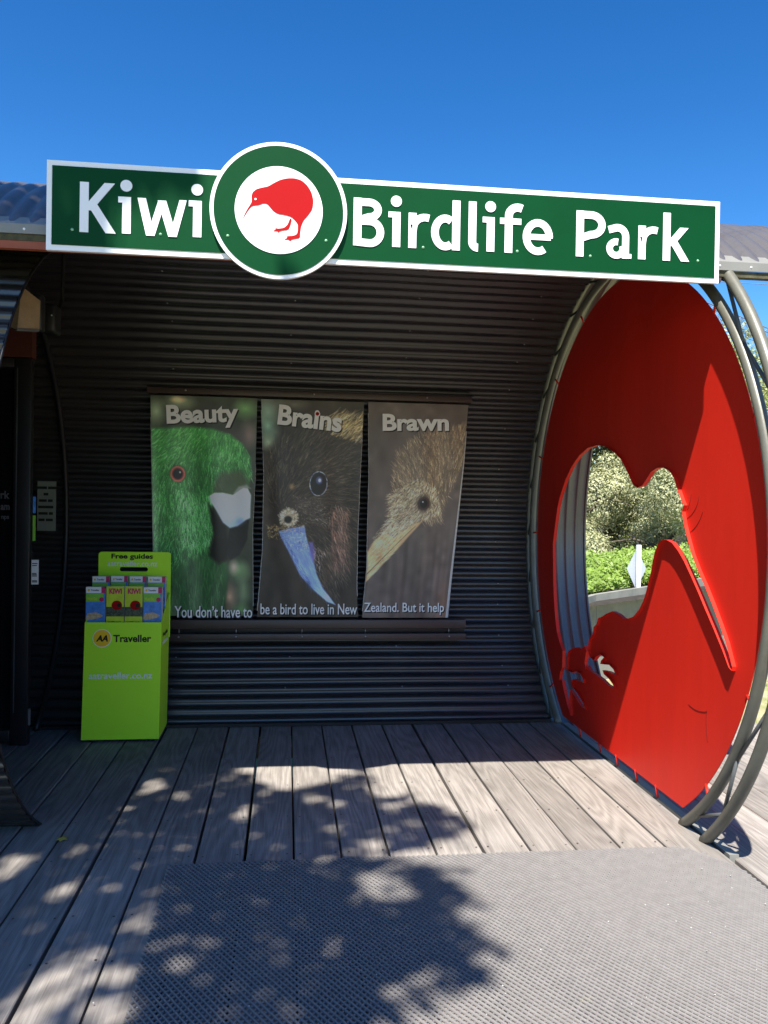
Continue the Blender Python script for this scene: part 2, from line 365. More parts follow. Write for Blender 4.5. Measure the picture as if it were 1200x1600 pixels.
# dark door with its frame
dr = thing('entrance_door', 'tall black framed glass door standing in the dark at the left edge', 'door')
MB().box((-3.4, 5.236, .10), (-1.66, 5.244, 2.30)).build('glass', M['door'], dr)
rbox('stile', (-1.657, 5.215, .0), (-1.556, 5.275, 2.36), M['black'], dr)
rbox('bottom_rail', (-3.4, 5.205, .02), (-1.6575, 5.268, .098), M['tube'], dr)
rbox('top_rail', (-3.4, 5.215, 2.303), (-1.6575, 5.275, 2.36), M['black'], dr)
MB().box((-1.640, 5.2135, 0.2), (-1.634, 5.2149, 2.3)).build('trim_strip', M['brace'], dr)
sc = MB(); sc.box((-1.555, 5.23, .12), (-1.546, 5.25, .22)); sc.build('hinge', M['steel'], dr)
ln = MB().box((-3.4, 5.20, 2.365), (-1.55, 5.285, 2.58)).build('timber_lintel', mat('dark_red_board', (.09, .02, .012), .6)); tag(ln, 'dark red timber lintel above the black glass door', 'lintel')

# ------------------------------------------------------------------ text
_cache = {}
def text_mesh(s, bold=0., shear=0.):
    k = (s, bold, shear)
    if k in _cache: return _cache[k]
    c = bpy.data.curves.new('text', 'FONT'); c.body = s; c.offset = bold; c.shear = shear; c.resolution_u = 4; c.fill_mode = 'FRONT' if False else 'BOTH'
    c.extrude = .02
    o = bpy.data.objects.new('text', c); COL.objects.link(o); bpy.context.view_layer.update()
    dg = bpy.context.evaluated_depsgraph_get(); me = bpy.data.meshes.new_from_object(o.evaluated_get(dg))
    v = np.empty(len(me.vertices)*3, np.float32); me.vertices.foreach_get('co', v); v = v.reshape(-1, 3)
    fs = [tuple(p.vertices) for p in me.polygons]
    COL.objects.unlink(o); bpy.data.objects.remove(o); bpy.data.curves.remove(c); bpy.data.meshes.remove(me)
    _cache[k] = (v, fs); return v, fs
def put_text(name, s, org, ux, uz, width, height, m, parent, bold=0., shear=0., depth=.0012, warp=None, rot=0., arc=0.):
    """letters filling width x height from org (lower left), ux/uz unit vectors, standing proud along uz x ux... of the surface"""
    v, fs = text_mesh(s, bold, shear); v = v.copy()
    x0, x1 = v[:, 0].min(), v[:, 0].max(); y0, y1 = v[:, 1].min(), v[:, 1].max()
    X = (v[:, 0]-x0)/(x1-x0)*width; Yv = (v[:, 1]-y0)/(y1-y0)*height; D = (v[:, 2]-v[:, 2].min())/.04*depth
    if rot: X, Yv = X*cos(rot)-Yv*sin(rot), X*sin(rot)+Yv*cos(rot)
    if arc: Yv = Yv+arc*(4*(X/width)*(1-X/width))
    ux = Vector(ux); uz = Vector(uz); nrm = ux.cross(uz); org = Vector(org)
    P = np.outer(X, ux)+np.outer(Yv, uz)+np.outer(D, nrm)+np.array(org)
    if warp is not None: P[:, 1] += warp(P[:, 0], P[:, 2])
    me = bpy.data.meshes.new(name); me.from_pydata([tuple(p) for p in P], [], fs); me.update(); fix_normals(me)
    return link(name, me, m, parent)
XR = (1, 0, 0); ZU = (0, 0, 1)

# ------------------------------------------------------------------ the big sign
SY = 3.345
sign = thing('park_sign', 'long green and white name board with a round kiwi emblem over the entrance', 'sign')
def sp(u, v): p = onY(SY, u, v); return (p.x, p.z)
bx0, bx1, bz0, bz1 = -.950, 1.828, 2.478, 2.828
MB().box((bx0, SY, bz0), (bx1, SY+.018, bz1)).build('board', M['white'], sign)
bw = .021
MB().box((bx0+bw, SY-.003, bz0+bw), (bx1-bw, SY-.0005, bz1-bw)).build('green_panel', M['green'], sign)
EC = (-.050, 2.674)
def disc(name, r, y0, y1, m, parent, c=EC, n=96):
    o = MB().prism([(c[0]+r*cos(2*pi*i/n), y0, c[1]+r*sin(2*pi*i/n)) for i in range(n)], (0, y1-y0, 0)).build(name, m, parent); smooth_sharp(o.data, 40); return o
disc('emblem_board', .273, SY-.022, SY-.005, M['white'], sign)
disc('emblem_green', .2575, SY-.0245, SY-.0222, M['green'], sign)
disc('emblem_white', .1745, SY-.027, SY-.0247, M['white'], sign)
def emb(px): # crop pixels -> sign plane, relative to the emblem
    out = []
    for a, b2 in px:
        p = onY(SY, 330+a/5.4545, 220+b2/5.4545); out.append((p.x, SY-.0275, p.z))
    return out
def smooth_poly(pts, it=2):
    for _ in range(it):
        q = []
        for i in range(len(pts)):
            a = Vector(pts[i]); b2 = Vector(pts[(i+1) % len(pts)]); q += [tuple(a.lerp(b2, .2)), tuple(a.lerp(b2, .8))]
        pts = q
    return pts
body = [(268, 690), (300, 620), (335, 565), (348, 540), (345, 495), (355, 460), (385, 435), (430, 422), (485, 412), (530, 385), (590, 355), (650, 342), (710, 342), (770, 360), (820, 405), (855, 465), (870, 530), (862, 600), (830, 650), (785, 700), (765, 750), (758, 800), (755, 850), (690, 858), (668, 878), (665, 862), (620, 862), (650, 845), (640, 832), (700, 828), (730, 815), (737, 780), (737, 730), (715, 700), (680, 668), (620, 652), (570, 645), (530, 620), (505, 590), (480, 560), (445, 555), (415, 568), (360, 575), (345, 582), (320, 610)]
leg = [(672, 680), (688, 690), (675, 740), (658, 778), (610, 785), (585, 790), (573, 808), (570, 790), (525, 788), (550, 775), (545, 762), (570, 768), (620, 762), (650, 735), (662, 705)]
MB().prism(smooth_poly(emb(body), 1), (0, -.0014, 0)).build('kiwi_body', M['vred'], sign)
MB().prism(smooth_poly(emb(leg), 1), (0, -.0014, 0)).build('kiwi_leg', M['vred'], sign)
e = emb([(380, 520)])[0]; disc('kiwi_eye', .0042, SY-.0302, SY-.0290, M['white'], sign, (e[0], e[2]), 16)
for u, v in ((113, 359), (251, 366.5), (661, 387), (808, 393), (922, 400.5), (1090, 408)):
    x, z = sp(u, v); bm_ = MB(); dome(bm_, (x, SY-.0031, z), .0062, (0, -1, 0)); bm_.build('bolt', M['bolt'], sign, True)
for u, v in ((356.5, 371.5), (509, 379)):
    x, z = sp(u, v); bm_ = MB(); dome(bm_, (x, SY-.0247, z), .0062, (0, -1, 0)); bm_.build('bolt', M['bolt'], sign, True)
# letters drawn stroke by stroke (unit: cap height 1, widths given by the box)
def arcpts(cx, cz, rx, rz, a0, a1, n=16): return [(cx+rx*cos(radians(a0+(a1-a0)*i/n)), cz+rz*sin(radians(a0+(a1-a0)*i/n))) for i in range(n+1)]
def stroke_poly(pts, w):
    L, R2 = [], []
    pts = [p for i, p in enumerate(pts) if i == 0 or hypot(p[0]-pts[i-1][0], p[1]-pts[i-1][1]) > 1e-4]
    n = len(pts)
    for i, p in enumerate(pts):
        p = np.array(p); a = np.array(pts[max(i-1, 0)]); c = np.array(pts[min(i+1, n-1)])
        if 0 < i < n-1:
            d1 = (p-a)/np.linalg.norm(p-a); d2 = (c-p)/np.linalg.norm(c-p); n1 = np.array((-d1[1], d1[0])); n2 = np.array((-d2[1], d2[0]))
            m_ = n1+n2; m_ /= np.linalg.norm(m_); k = min(1/max(m_.dot(n1), .3), 2.2); off = m_*w/2*k
        else:
            d = (c-a)/np.linalg.norm(c-a); off = np.array((-d[1], d[0]))*w/2
        L.append(tuple(p+off)); R2.append(tuple(p-off))
    return L, R2
WS = .172; XH = .745; r_ = WS/2
def dg(x0, y0, x1, y1, w):
    t = hypot(x1-x0, y1-y0)/abs(y1-y0)*w/2; return ('quad', [(x0-t, y0), (x0+t, y0), (x1+t, y1), (x1-t, y1)])
def G(ch, W):
    """list of (polyline, width) in a box W wide, cap height 1"""
    c = WS/2
    if ch == 'K': return [([(c, 0), (c, 1)], WS), dg(W-.15, 1.0, c+.05, .44, WS*.92), dg(c+.13, .60, W-.12, 0, WS*.98)]
    if ch == 'B': return [([(c, 0), (c, 1)], WS), ([(c, 1-r_)]+arcpts(W*.52, .76, W*.30, .24-r_, 90, -90)+[(c, .52)], WS*.92),
                          ([(c, .52)]+arcpts(W*.55, .29, W*.36, .235-.005, 90, -90)+[(c, .075)], WS*.92)]
    if ch == 'P': return [([(c, 0), (c, 1)], WS), ([(c, 1-r_)]+arcpts(W*.50, .70, W*.37, .30-r_, 90, -90)+[(c, .40+r_-.09)], WS*.95)]
    if ch == 'i': return [([(W/2+.03, 0), (W/2+.03, XH)], WS), ([(0, XH-.06), (W/2, XH-.06)], .12), ('dot', (W/2+.02, XH+.225), .118)]
    if ch == 'l': return [([(c, 1.06), (c, .19)]+arcpts(c+.12, .19, .12, .12, 180, 275, 8), WS)]
    if ch == 'w': return [dg(.10, XH, W*.28, 0, WS*.93), dg(W*.28+.01, 0, W*.5, XH-.03, WS*.8), dg(W*.5, XH-.03, W*.72, 0, WS*.93), dg(W*.72+.01, 0, W-.08, XH, WS*.8)]
    if ch == 'r': return [([(c, 0), (c, XH)], WS), ([(c, .42)]+arcpts(c+.27, .42, .27-.02, XH-.42-.085, 180, 70, 8), WS*.9)]
    if ch == 'd': return [([(W-c, 0), (W-c, 1.06)], WS), (arcpts(W*.49, XH/2-.005, W*.49-c, XH/2-r_+.01, 55, 305, 24), WS*.95)]
    if ch == 'f': return [([(W*.38, 0), (W*.38, .80)]+arcpts(W*.38+.20, .80, .20, .185, 180, 62, 8), WS), ([(0, XH-.065), (W*.92, XH-.065)], .13)]
    if ch == 'e': return [([(c*.9, XH*.5), (W-.05, XH*.5)], .125), ([(W-.09, XH*.5-.01)]+arcpts(W*.5, XH/2, W*.5-c*.98, XH/2-r_+.02, 5, 305, 28), WS*.93)]
    if ch == 'a': return [([(W*.1, XH-.13)]+arcpts(W*.45, XH-.27, W*.31, .195, 108, 0, 10)+[(W*.76, 0.0)], WS*.93), ([(W*.80, .055), (W*.99, .055)], .10), (arcpts(W*.40, .21, W*.40-c, .15, 75, 385, 20), WS*.85)]
    if ch == 'k': return [([(c, 0), (c, 1.06)], WS), dg(W-.16, XH, c+.05, .33, WS*.88), dg(c+.13, .47, W-.13, 0, WS*.95)]
    return []
cnt = [0]
def letter(ch, u0_, u1_, vbase, vtop_cap):
    x0, z0 = sp(u0_, vbase); x1, _ = sp(u1_, vbase); _, z1 = sp((u0_+u1_)/2, vtop_cap)
    H = z1-z0; W_ = (x1-x0)/H; mb = MB()
    for i, g in enumerate(G(ch, W_)):
        yb = SY-.0032; dp = -.0024-.0003*i
        if g[0] == 'dot':
            mb.prism([(x0+(g[1][0]+g[2]*cos(2*pi*k/24))*H, yb, z0+(g[1][1]+g[2]*sin(2*pi*k/24))*H) for k in range(24)], (0, dp, 0)); continue
        if g[0] == 'quad':
            mb.prism([(x0+a*H, yb, z0+b2*H) for a, b2 in g[1]], (0, dp, 0)); continue
        L_, R_ = stroke_poly(g[0], g[1]); n = len(L_)
        P3 = [(x0+a*H, yb, z0+b2*H) for a, b2 in L_]+[(x0+a*H, yb, z0+b2*H) for a, b2 in R_]
        P4 = [(a, b2+dp, c) for a, b2, c in P3]
        fs = []
        for k in range(n-1):
            fs += [(k, k+1, n+k+1, n+k), (2*n+k, 3*n+k, 3*n+k+1, 2*n+k+1), (k, 2*n+k, 2*n+k+1, k+1), (n+k, n+k+1, 3*n+k+1, 3*n+k)]
        fs += [(0, n, 3*n, 2*n), (n-1, 3*n-1, 4*n-1, 2*n-1)]
        mb.add(P3+P4, fs)
    mb.build('letter', M['white'], sign)
def bl(u): return 361.5+(u-125)*(408.5-361.5)/(1077-125)          # baseline in the photograph
def ct(u): return 284.5+(u-125)*(337.0-284.5)/(1035-125)          # cap line
for ch, a, b2 in (('K', 124.5, 183), ('i', 184.5, 206), ('w', 213, 292), ('i', 294.5, 317), ('B', 551.5, 598), ('i', 606, 627), ('r', 637.5, 672), ('d', 672.5, 718),
                  ('l', 731, 748), ('i', 753, 774), ('f', 780, 816), ('e', 815.5, 863), ('P', 899, 945), ('a', 945.5, 986), ('r', 996, 1029), ('k', 1034.5, 1078)):
    u = (a+b2)/2; letter(ch, a, b2, bl(u), ct(u))

# ------------------------------------------------------------------ ring frame and the red disc
RX, DX = 1.905, 1.921
ring = thing('hoop_frame', 'grey green double pipe hoop braced with thin rods around the red disc', 'frame')
R1, R2_ = 1.600, 1.722
def hoop(name, R, r, zfoot=.0, a_top=None):
    a0 = asin((zfoot-CZ)/R); a1 = pi-a0 if a_top is None else a_top
    return MB().tube([(RX, *cyl(R, a0+(a1-a0)*i/150)) for i in range(151)], r, 18).build(name, M['pipe'], ring, True)
hoop('inner_hoop', R1, .0245); hoop('outer_hoop', R2_, .0255)
nodes = []
ai = [radians(a) for a in (146.5, 213.0)]
def rp(R, deg, dx=0): y, z = cyl(R, radians(deg)); return (RX+dx, y, z)
chain = [(2, 222.2), (1, 218.6 if False else 217.5), (2, 207.5)] if False else None
seqs = [(1, 229), (2, 222.0), (1, 212.5), (2, 200.5), (1, 190), (2, 179), (1, 168.5), (2, 157.5), (1, 146.5), (2, 135.5), (1, 125), (2, 114), (1, 103), (2, 92)]
for (k0, a0), (k1, a1) in zip(seqs[:-1], seqs[1:]):
    A = rp(R1+.02 if k0 == 1 else R2_-.02, a0); B = rp(R1+.02 if k1 == 1 else R2_-.02, a1)
    MB().tube([A, B], .0085, 8).build('brace', M['brace'], ring, True)
for a in np.arange(80, -50, -12.5):
    A = rp(R1+.02, a); B = rp(R2_-.02, a-6); MB().tube([A, B], .0085, 8).build('brace', M['brace'], ring, True)

# red disc with the kiwi cut out of it
RD = 1.527; ZB = .062
def dpt(px):
    out = []
    for a, b2 in px:
        p = onX(DX, 860+a/3.6367, 680+b2/3.6367); out.append((p.y, p.z))
    return out
hole1 = [(30, 725), (28, 620), (40, 520), (55, 410), (70, 345), (100, 255), (135, 180), (180, 115), (230, 72), (285, 57), (340, 68), (385, 103), (415, 135), (440, 180), (465, 230), (490, 285), (512, 299), (540, 287), (565, 250), (590, 210), (625, 187), (662, 184), (700, 208), (722, 245), (740, 300), (765, 370), (778, 398), (768, 435), (780, 510), (800, 590), (825, 680), (860, 770), (900, 860), (940, 960), (985, 1080), (1020, 1180), (1055, 1315), (1052, 1337), (1036, 1318), (1000, 1220), (950, 1100), (900, 985), (860, 890), (820, 800), (780, 715), (745, 655), (712, 612), (680, 594), (652, 594), (632, 615), (612, 665), (600, 720), (590, 780), (577, 830), (563, 890), (547, 940), (523, 990), (490, 1030), (460, 1042), (430, 1040), (402, 1016), (370, 1000), (335, 1014), (308, 1032), (287, 1040), (278, 1075), (262, 1090), (256, 1130), (234, 1165),
         (228, 1215), (240, 1260), (262, 1280), (277, 1258), (300, 1245), (321, 1262), (303, 1282), (300, 1300), (350, 1305), (375, 1330), (388, 1362), (345, 1342), (313, 1335), (320, 1357), (350, 1385), (372, 1415), (380, 1442), (340, 1417), (310, 1387), (270, 1357), (240, 1337), (222, 1308), (214, 1328), (210, 1290), (219, 1230), (213, 1196),
         (190, 1217), (172, 1204), (140, 1211), (115, 1229),
         (108, 1260), (106, 1330), (135, 1350), (160, 1340), (185, 1355), (200, 1385), (205, 1408), (185, 1398), (152, 1385), (130, 1396), (142, 1432), (170, 1470), (200, 1520), (215, 1558), (182, 1532), (152, 1482), (126, 1445), (124, 1520), (130, 1592), (108, 1522), (91, 1450), (80, 1392), (64, 1392), (70, 1342), (81, 1320), (84, 1225), (66, 1178), (52, 1120), (42, 1040), (35, 940), (31, 830)]
H1 = dpt(hole1)
a0 = asin((ZB-CZ)/RD)
outer = [cyl(RD, a0+(pi-2*a0)*i/120) for i in range(121)]
from mathutils.geometry import tessellate_polygon
disc_o = thing('kiwi_disc', 'big red painted steel disc with a kiwi shaped cut out standing inside the pipe hoop', 'artwork')
import bmesh
def holed_plate(outer, hole, x0, x1):
    """plate between x0 and x1 with one hole; triangulated by hand of a fill"""
    loops = [[Vector((0, a, b2)) for a, b2 in outer], [Vector((0, a, b2)) for a, b2 in hole]]
    tris = tessellate_polygon(loops); allp = loops[0]+loops[1]; n = len(allp); no = len(outer)
    vs = [(x0, p.y, p.z) for p in allp]+[(x1, p.y, p.z) for p in allp]
    fs = [tuple(t) for t in tris]+[tuple(i+n for i in reversed(t)) for t in tris]
    fs += [(i, (i+1) % no, (i+1) % no+n, i+n) for i in range(no)]
    nh = len(hole)
    fs += [(no+i, no+(i+1) % nh, no+(i+1) % nh+n, no+i+n) for i in range(nh)]
    return vs, fs
vs, fs = holed_plate(outer, H1, DX, DX+.004)
MB().add(vs, fs).build('plate', M['red'], disc_o)
# folded lip round the cut-out, standing towards the deck side
def ribbon(loop, x0, x1, th, closed=True):
    n = len(loop); P = [Vector(p) for p in loop]; area = sum(P[i].x*P[(i+1) % n].y-P[(i+1) % n].x*P[i].y for i in range(n)); sg = 1 if area > 0 else -1
    out = []
    for i in range(n):
        d1 = (P[i]-P[i-1]); d2 = (P[(i+1) % n]-P[i]); d1 = d1.normalized(); d2 = d2.normalized()
        nn = Vector((d1.y, -d1.x))+Vector((d2.y, -d2.x)); nn = nn.normalized() if nn.length > .2 else Vector((d1.y, -d1.x))
        out.append(P[i]+nn*th*sg)
    vs = [(x0, p.x, p.y) for p in P]+[(x1, p.x, p.y) for p in P]+[(x1, p.x, p.y) for p in out]+[(x0, p.x, p.y) for p in out]
    fs = []
    for i in range(n):
        j = (i+1) % n; fs += [(i, j, n+j, n+i), (n+i, n+j, 2*n+j, 2*n+i), (2*n+i, 2*n+j, 3*n+j, 3*n+i)]
    return vs, fs
vs, fs = ribbon(H1, DX-.0005, DX-.019, .0022)
MB().add(vs, fs).build('cut_out_lip', M['red'], disc_o)
M['scratch'] = mat('dark_scratch', (.12, .010, .006), .7, 0, .2, .2, 9)
for A_, C_2, B2_ in (((1092, 776), (1090, 800), (1071, 812)), ((1098, 800), (1092, 822), (1078, 832)), ((1080, 772), (1079, 786), (1074, 797)), ((1076, 1100), (1088, 1114), (1105, 1112)), ((1104, 1110), (1102, 1135), (1106, 1160))):
    q = [onX(DX-.0006, *A_).lerp(onX(DX-.0006, *C_2), t).lerp(onX(DX-.0006, *C_2).lerp(onX(DX-.0006, *B2_), t), t) for t in np.linspace(0, 1, 9)]
    MB().tube(q, .0011, 5).build('scratch', M['scratch'], disc_o)
for u, v in ((1115, 490), (1178, 650), (1197, 870), (1167, 1087), (1103, 1226), (911, 497), (871, 595), (842, 710), (835, 832), (842, 955), (862, 1073)):
    p = onX(DX, u, v); a = atan2(p.z-CZ, p.y-CY)
    MB().tube([(DX+.002, *cyl(RD-.006, a)), (RX+.004, *cyl(R1-.02, a))], .0062, 8).build('stay_rod', M['red'], disc_o, True)
for u in (904, 935, 962, 992, 1024):
    p = onX(DX, u, 1130+(u-887)*.72); MB().tube([(DX+.002, p.y, ZB+.01), (DX+.02, p.y, -.02)], .0062, 8).build('stay_rod', M['red'], disc_o, True)

# ------------------------------------------------------------------ banner rails and banners
BY = 5.93
def rail(name, label, z0, z1, y0, y1, x0, x1, parts):
    t = thing(name, label, 'rail'); return t
tr = thing('banner_rail', 'upper dark brown steel rail the three bird banners hang from', 'rail')
p0 = onY(BY, 235, 605); p1 = onY(BY, 738, 620)
rbox('channel', (-.985, BY-.035, 2.262), (1.335, BY+.035, 2.305), M['board_brown'], tr, .003)
rbox('lip', (-.985, BY-.040, 2.306), (1.345, BY-.028, 2.318), M['black'], tr, .002)
br = thing('banner_shelf_rail', 'lower double brown steel rail under the bird banners', 'rail')
Y2 = 5.99
rbox('upper_channel', (-.96, Y2-.06, .602), (1.322, Y2+.03, .668), M['board_brown'], br, .004)
rbox('lower_channel', (-.96, Y2-.055, .520), (1.325, Y2+.03, .566), M['board_brown'], br, .004)
rbox('gap_shade', (-.96, Y2-.01, .5665), (1.32, Y2+.02, .6015), M['black'], br, .002)  # black strip stands in for the shade in the gap between the channels
for x in (-.75, -.35, .12, .58, 1.20):
    sc = MB(); dome(sc, (x, Y2-.0555, .545), .007, (0, -1, 0)); sc.build('bolt', M['steel'], br, True)
    sc = MB(); sc.tube([(x, Y2-.03, .566), (x, Y2-.03, .600)], .004, 8); sc.build('stud', M['steel'], br, True)
for x in (-.72, .18, 1.0):
    sc = MB(); dome(sc, (x, BY-.0355, 2.288), .007, (0, -1, 0)); sc.build('bolt', M['steel'], tr, True)

# --- printing: three bird portraits painted stroke by stroke into the banner's own colour layer
class Paint:
    def __init__(s, w, h, base): s.w, s.h = w, h; s.a = np.ones((h, w, 3))*np.array(base)/255.; s.Y, s.X = np.mgrid[0:h, 0:w]
    def blob(s, cx, cy, rx, ry, col, al=1., soft=.5, rot=0.):
        dx = s.X-cx; dy = s.Y-cy; c, k = cos(rot), sin(rot); d = np.sqrt(((dx*c+dy*k)/rx)**2+((-dx*k+dy*c)/ry)**2)
        m_ = np.clip((1-d)/max(soft, 1e-3)+.0, 0, 1)*al; s.a = s.a*(1-m_[..., None])+np.array(col)/255.*m_[..., None]
    def mask(s, pts, soft=1.5):
        inside = np.zeros(s.X.shape, bool); n = len(pts); dmin = np.full(s.X.shape, 1e9)
        for i in range(n):
            x1, y1 = pts[i]; x2, y2 = pts[(i+1) % n]
            cond = ((y1 > s.Y) != (y2 > s.Y)); xi = (x2-x1)*(s.Y-y1)/((y2-y1) if y2 != y1 else 1e-9)+x1
            inside ^= cond & (s.X < xi)
            L2 = (x2-x1)**2+(y2-y1)**2+1e-9; t = np.clip(((s.X-x1)*(x2-x1)+(s.Y-y1)*(y2-y1))/L2, 0, 1)
            dmin = np.minimum(dmin, np.hypot(s.X-(x1+t*(x2-x1)), s.Y-(y1+t*(y2-y1))))
        sd = np.where(inside, dmin, -dmin); return np.clip(sd/soft*.5+.5, 0, 1)
    def poly(s, pts, col, al=1., soft=1.5, col2=None):
        m_ = s.mask(pts, soft)*al; c = np.array(col)/255.
        if col2 is not None:
            ys = [p[1] for p in pts]; t = np.clip((s.Y-min(ys))/(max(ys)-min(ys)), 0, 1)[..., None]; c = c*(1-t)+np.array(col2)/255.*t
        s.a = s.a*(1-m_[..., None])+c*m_[..., None]; return m_
    def hair(s, x0, y0, ang, ln, wd, col, al):
        x1 = x0+cos(ang)*ln; y1 = y0+sin(ang)*ln
        xa, xb = int(max(0, min(x0, x1)-2)), int(min(s.w, max(x0, x1)+3)); ya, yb = int(max(0, min(y0, y1)-2)), int(min(s.h, max(y0, y1)+3))
        if xa >= xb or ya >= yb: return
        X = s.X[ya:yb, xa:xb]; Y = s.Y[ya:yb, xa:xb]; t = np.clip(((X-x0)*(x1-x0)+(Y-y0)*(y1-y0))/(ln*ln), 0, 1)
        d = np.hypot(X-(x0+t*(x1-x0)), Y-(y0+t*(y1-y0))); m_ = (np.clip((wd-d)/.8+.2, 0, 1)*al*(1-.5*t))[..., None]
        s.a[ya:yb, xa:xb] = s.a[ya:yb, xa:xb]*(1-m_)+np.array(col)/255.*m_
    def fur(s, region, n, angf, cols, ln=(6, 14), wd=.7, al=.7):
        m_ = region > .4; ys, xs = np.nonzero(m_)
        if len(xs) == 0: return
        for k in rng.integers(0, len(xs), n):
            x, y = xs[k], ys[k]; c = np.array(cols[rng.integers(len(cols))])*rng.uniform(.8, 1.2)
            s.hair(x, y, angf(x, y)+rng.normal(0, .22), rng.uniform(*ln), wd, np.clip(c, 0, 255), al*rng.uniform(.5, 1))
    def noise(s, amp, sc=9):
        g = rng.normal(0, 1, (s.h//sc+2, s.w//sc+2)); yy = s.Y/sc; xx = s.X/sc; i = yy.astype(int); j = xx.astype(int); fy = yy-i; fx = xx-j
        v = g[i, j]*(1-fy)*(1-fx)+g[i+1, j]*fy*(1-fx)+g[i, j+1]*(1-fy)*fx+g[i+1, j+1]*fy*fx; s.a = np.clip(s.a*(1+amp*v[..., None]), 0, 1)
PW, PH = 190, 400
def cv(k, pts):
    if k == 1: return [((x-57)/636*PW, (y-103)/1325*PH) for x, y in pts]
    if k == 2: return [((x-33)/530*PW, (y-107)/1143*PH) for x, y in pts]
    return [((x-583)/522*PW, (y-127)/1123*PH) for x, y in pts]
# parakeet
A = Paint(PW, PH, (50, 58, 45)); c1 = lambda *p: cv(1, [p])[0]
for x, y, rx, ry, col in ((230, 140, 120, 60, (120, 135, 105)), (220, 125, 60, 25, (190, 150, 110)), (400, 190, 120, 90, (55, 50, 50)), (620, 170, 90, 80, (90, 150, 85)), (640, 330, 70, 110, (120, 95, 95)), (90, 200, 70, 100, (130, 150, 120)), (560, 330, 120, 80, (70, 60, 62)),
                      (600, 1150, 90, 90, (95, 140, 80)), (570, 1130, 40, 60, (165, 130, 120)), (540, 1310, 60, 120, (160, 120, 95)), (630, 1250, 60, 180, (95, 120, 80)), (610, 1390, 70, 60, (60, 110, 50))):
    p = c1(x, y); A.blob(p[0], p[1], rx*PW/636, ry*PH/1325, col, .85, 1.)
A.poly(cv(1, [(57, 300), (160, 296), (300, 285), (420, 295), (530, 325), (610, 385), (655, 460), (668, 560), (650, 640), (560, 690), (430, 690), (430, 850), (440, 930), (400, 1010), (470, 1080), (520, 1100), (530, 1200), (500, 1430), (57, 1430)]), (40, 120, 50), 1, 3, (35, 70, 40))
hm = A.mask(cv(1, [(57, 300), (160, 296), (300, 285), (420, 295), (530, 325), (610, 385), (655, 460), (668, 590), (560, 560), (430, 700), (430, 850), (440, 930), (400, 1010), (300, 1080), (57, 1200)]), 2)
def fl1(x, y):
    dx = x-.62*PW; dy = y-.42*PH; return atan2(dy+30, dx-6) if y > .34*PH else atan2(.15*PH-y+60, -40-(.5*PW-x)*.2)+pi*.0
def fl1(x, y):
    t = y/PH
    if t < .3: return pi*(.80-.35*(x/PW)) if x < .8*PW else pi*.5
    return radians(112-45*(x/PW)+10*sin(t*9))
A.fur(hm, 3600, fl1, [(45, 135, 55), (70, 175, 80), (28, 90, 40), (95, 200, 100), (20, 60, 30)], (6, 14), .6, .75)
A.fur(A.mask(cv(1, [(150, 1000), (480, 1000), (520, 1430), (150, 1430)]), 2), 500, lambda x, y: pi/2, [(45, 95, 50), (30, 60, 36), (65, 125, 65)], (10, 24), 1.0, .5)
A.fur(A.mask(cv(1, [(200, 660), (420, 700), (440, 930), (380, 1010), (240, 1000)]), 2), 700, lambda x, y: radians(100-(x/PW)*30), [(90, 200, 100), (120, 220, 125), (60, 160, 70)], (8, 16), .5, .7)
A.poly(cv(1, [(470, 560), (600, 540), (650, 600), (640, 650), (560, 700), (480, 690), (420, 690), (440, 620)]), (66, 68, 50), .8, 6)
A.poly(cv(1, [(400, 740), (440, 790), (520, 880), (545, 1000), (530, 1080), (470, 1110), (410, 1060), (440, 930), (425, 850)]), (32, 30, 26), .95, 4)
A.poly(cv(1, [(545, 885), (640, 835), (666, 840), (655, 960), (605, 1055), (545, 1085), (525, 1060), (532, 960)]), (22, 22, 24), 1, 1.5, (40, 38, 38))
A.poly(cv(1, [(412, 700), (440, 682), (490, 680), (555, 692), (590, 668), (620, 648), (645, 650), (668, 690), (670, 828), (645, 842), (592, 880), (545, 892), (500, 860), (455, 785), (425, 740)]), (190, 195, 190), 1, 1.5, (120, 145, 175))
p = c1(620, 740); A.blob(p[0], p[1], 14, 28, (210, 200, 190), .6, .8)
p = c1(600, 850); A.blob(p[0], p[1], 16, 12, (90, 115, 150), .6, .9)
A.poly(cv(1, [(560, 680), (590, 640), (640, 628), (665, 650), (620, 655), (585, 690)]), (120, 120, 125), .7, 2)
p = c1(213, 570)
A.blob(p[0], p[1], 18, 20, (25, 45, 28), .8, .6); A.blob(p[0], p[1], 14.5, 15.5, (165, 70, 60), 1, .15); A.blob(p[0], p[1], 11.5, 12.5, (120, 45, 40), 1, .15); A.blob(p[0], p[1], 9.5, 10.5, (25, 18, 18), 1, .2); A.blob(p[0]+4, p[1]-3, 2.4, 2.4, (150, 150, 140), .8, .5)
A.blob(p[0]+38, p[1]+4, 30, 60, (50, 75, 55), .45, 1.)
A.blob(3, 250, 9, 260, (120, 150, 120), .45, 1.); A.noise(.05, 14)
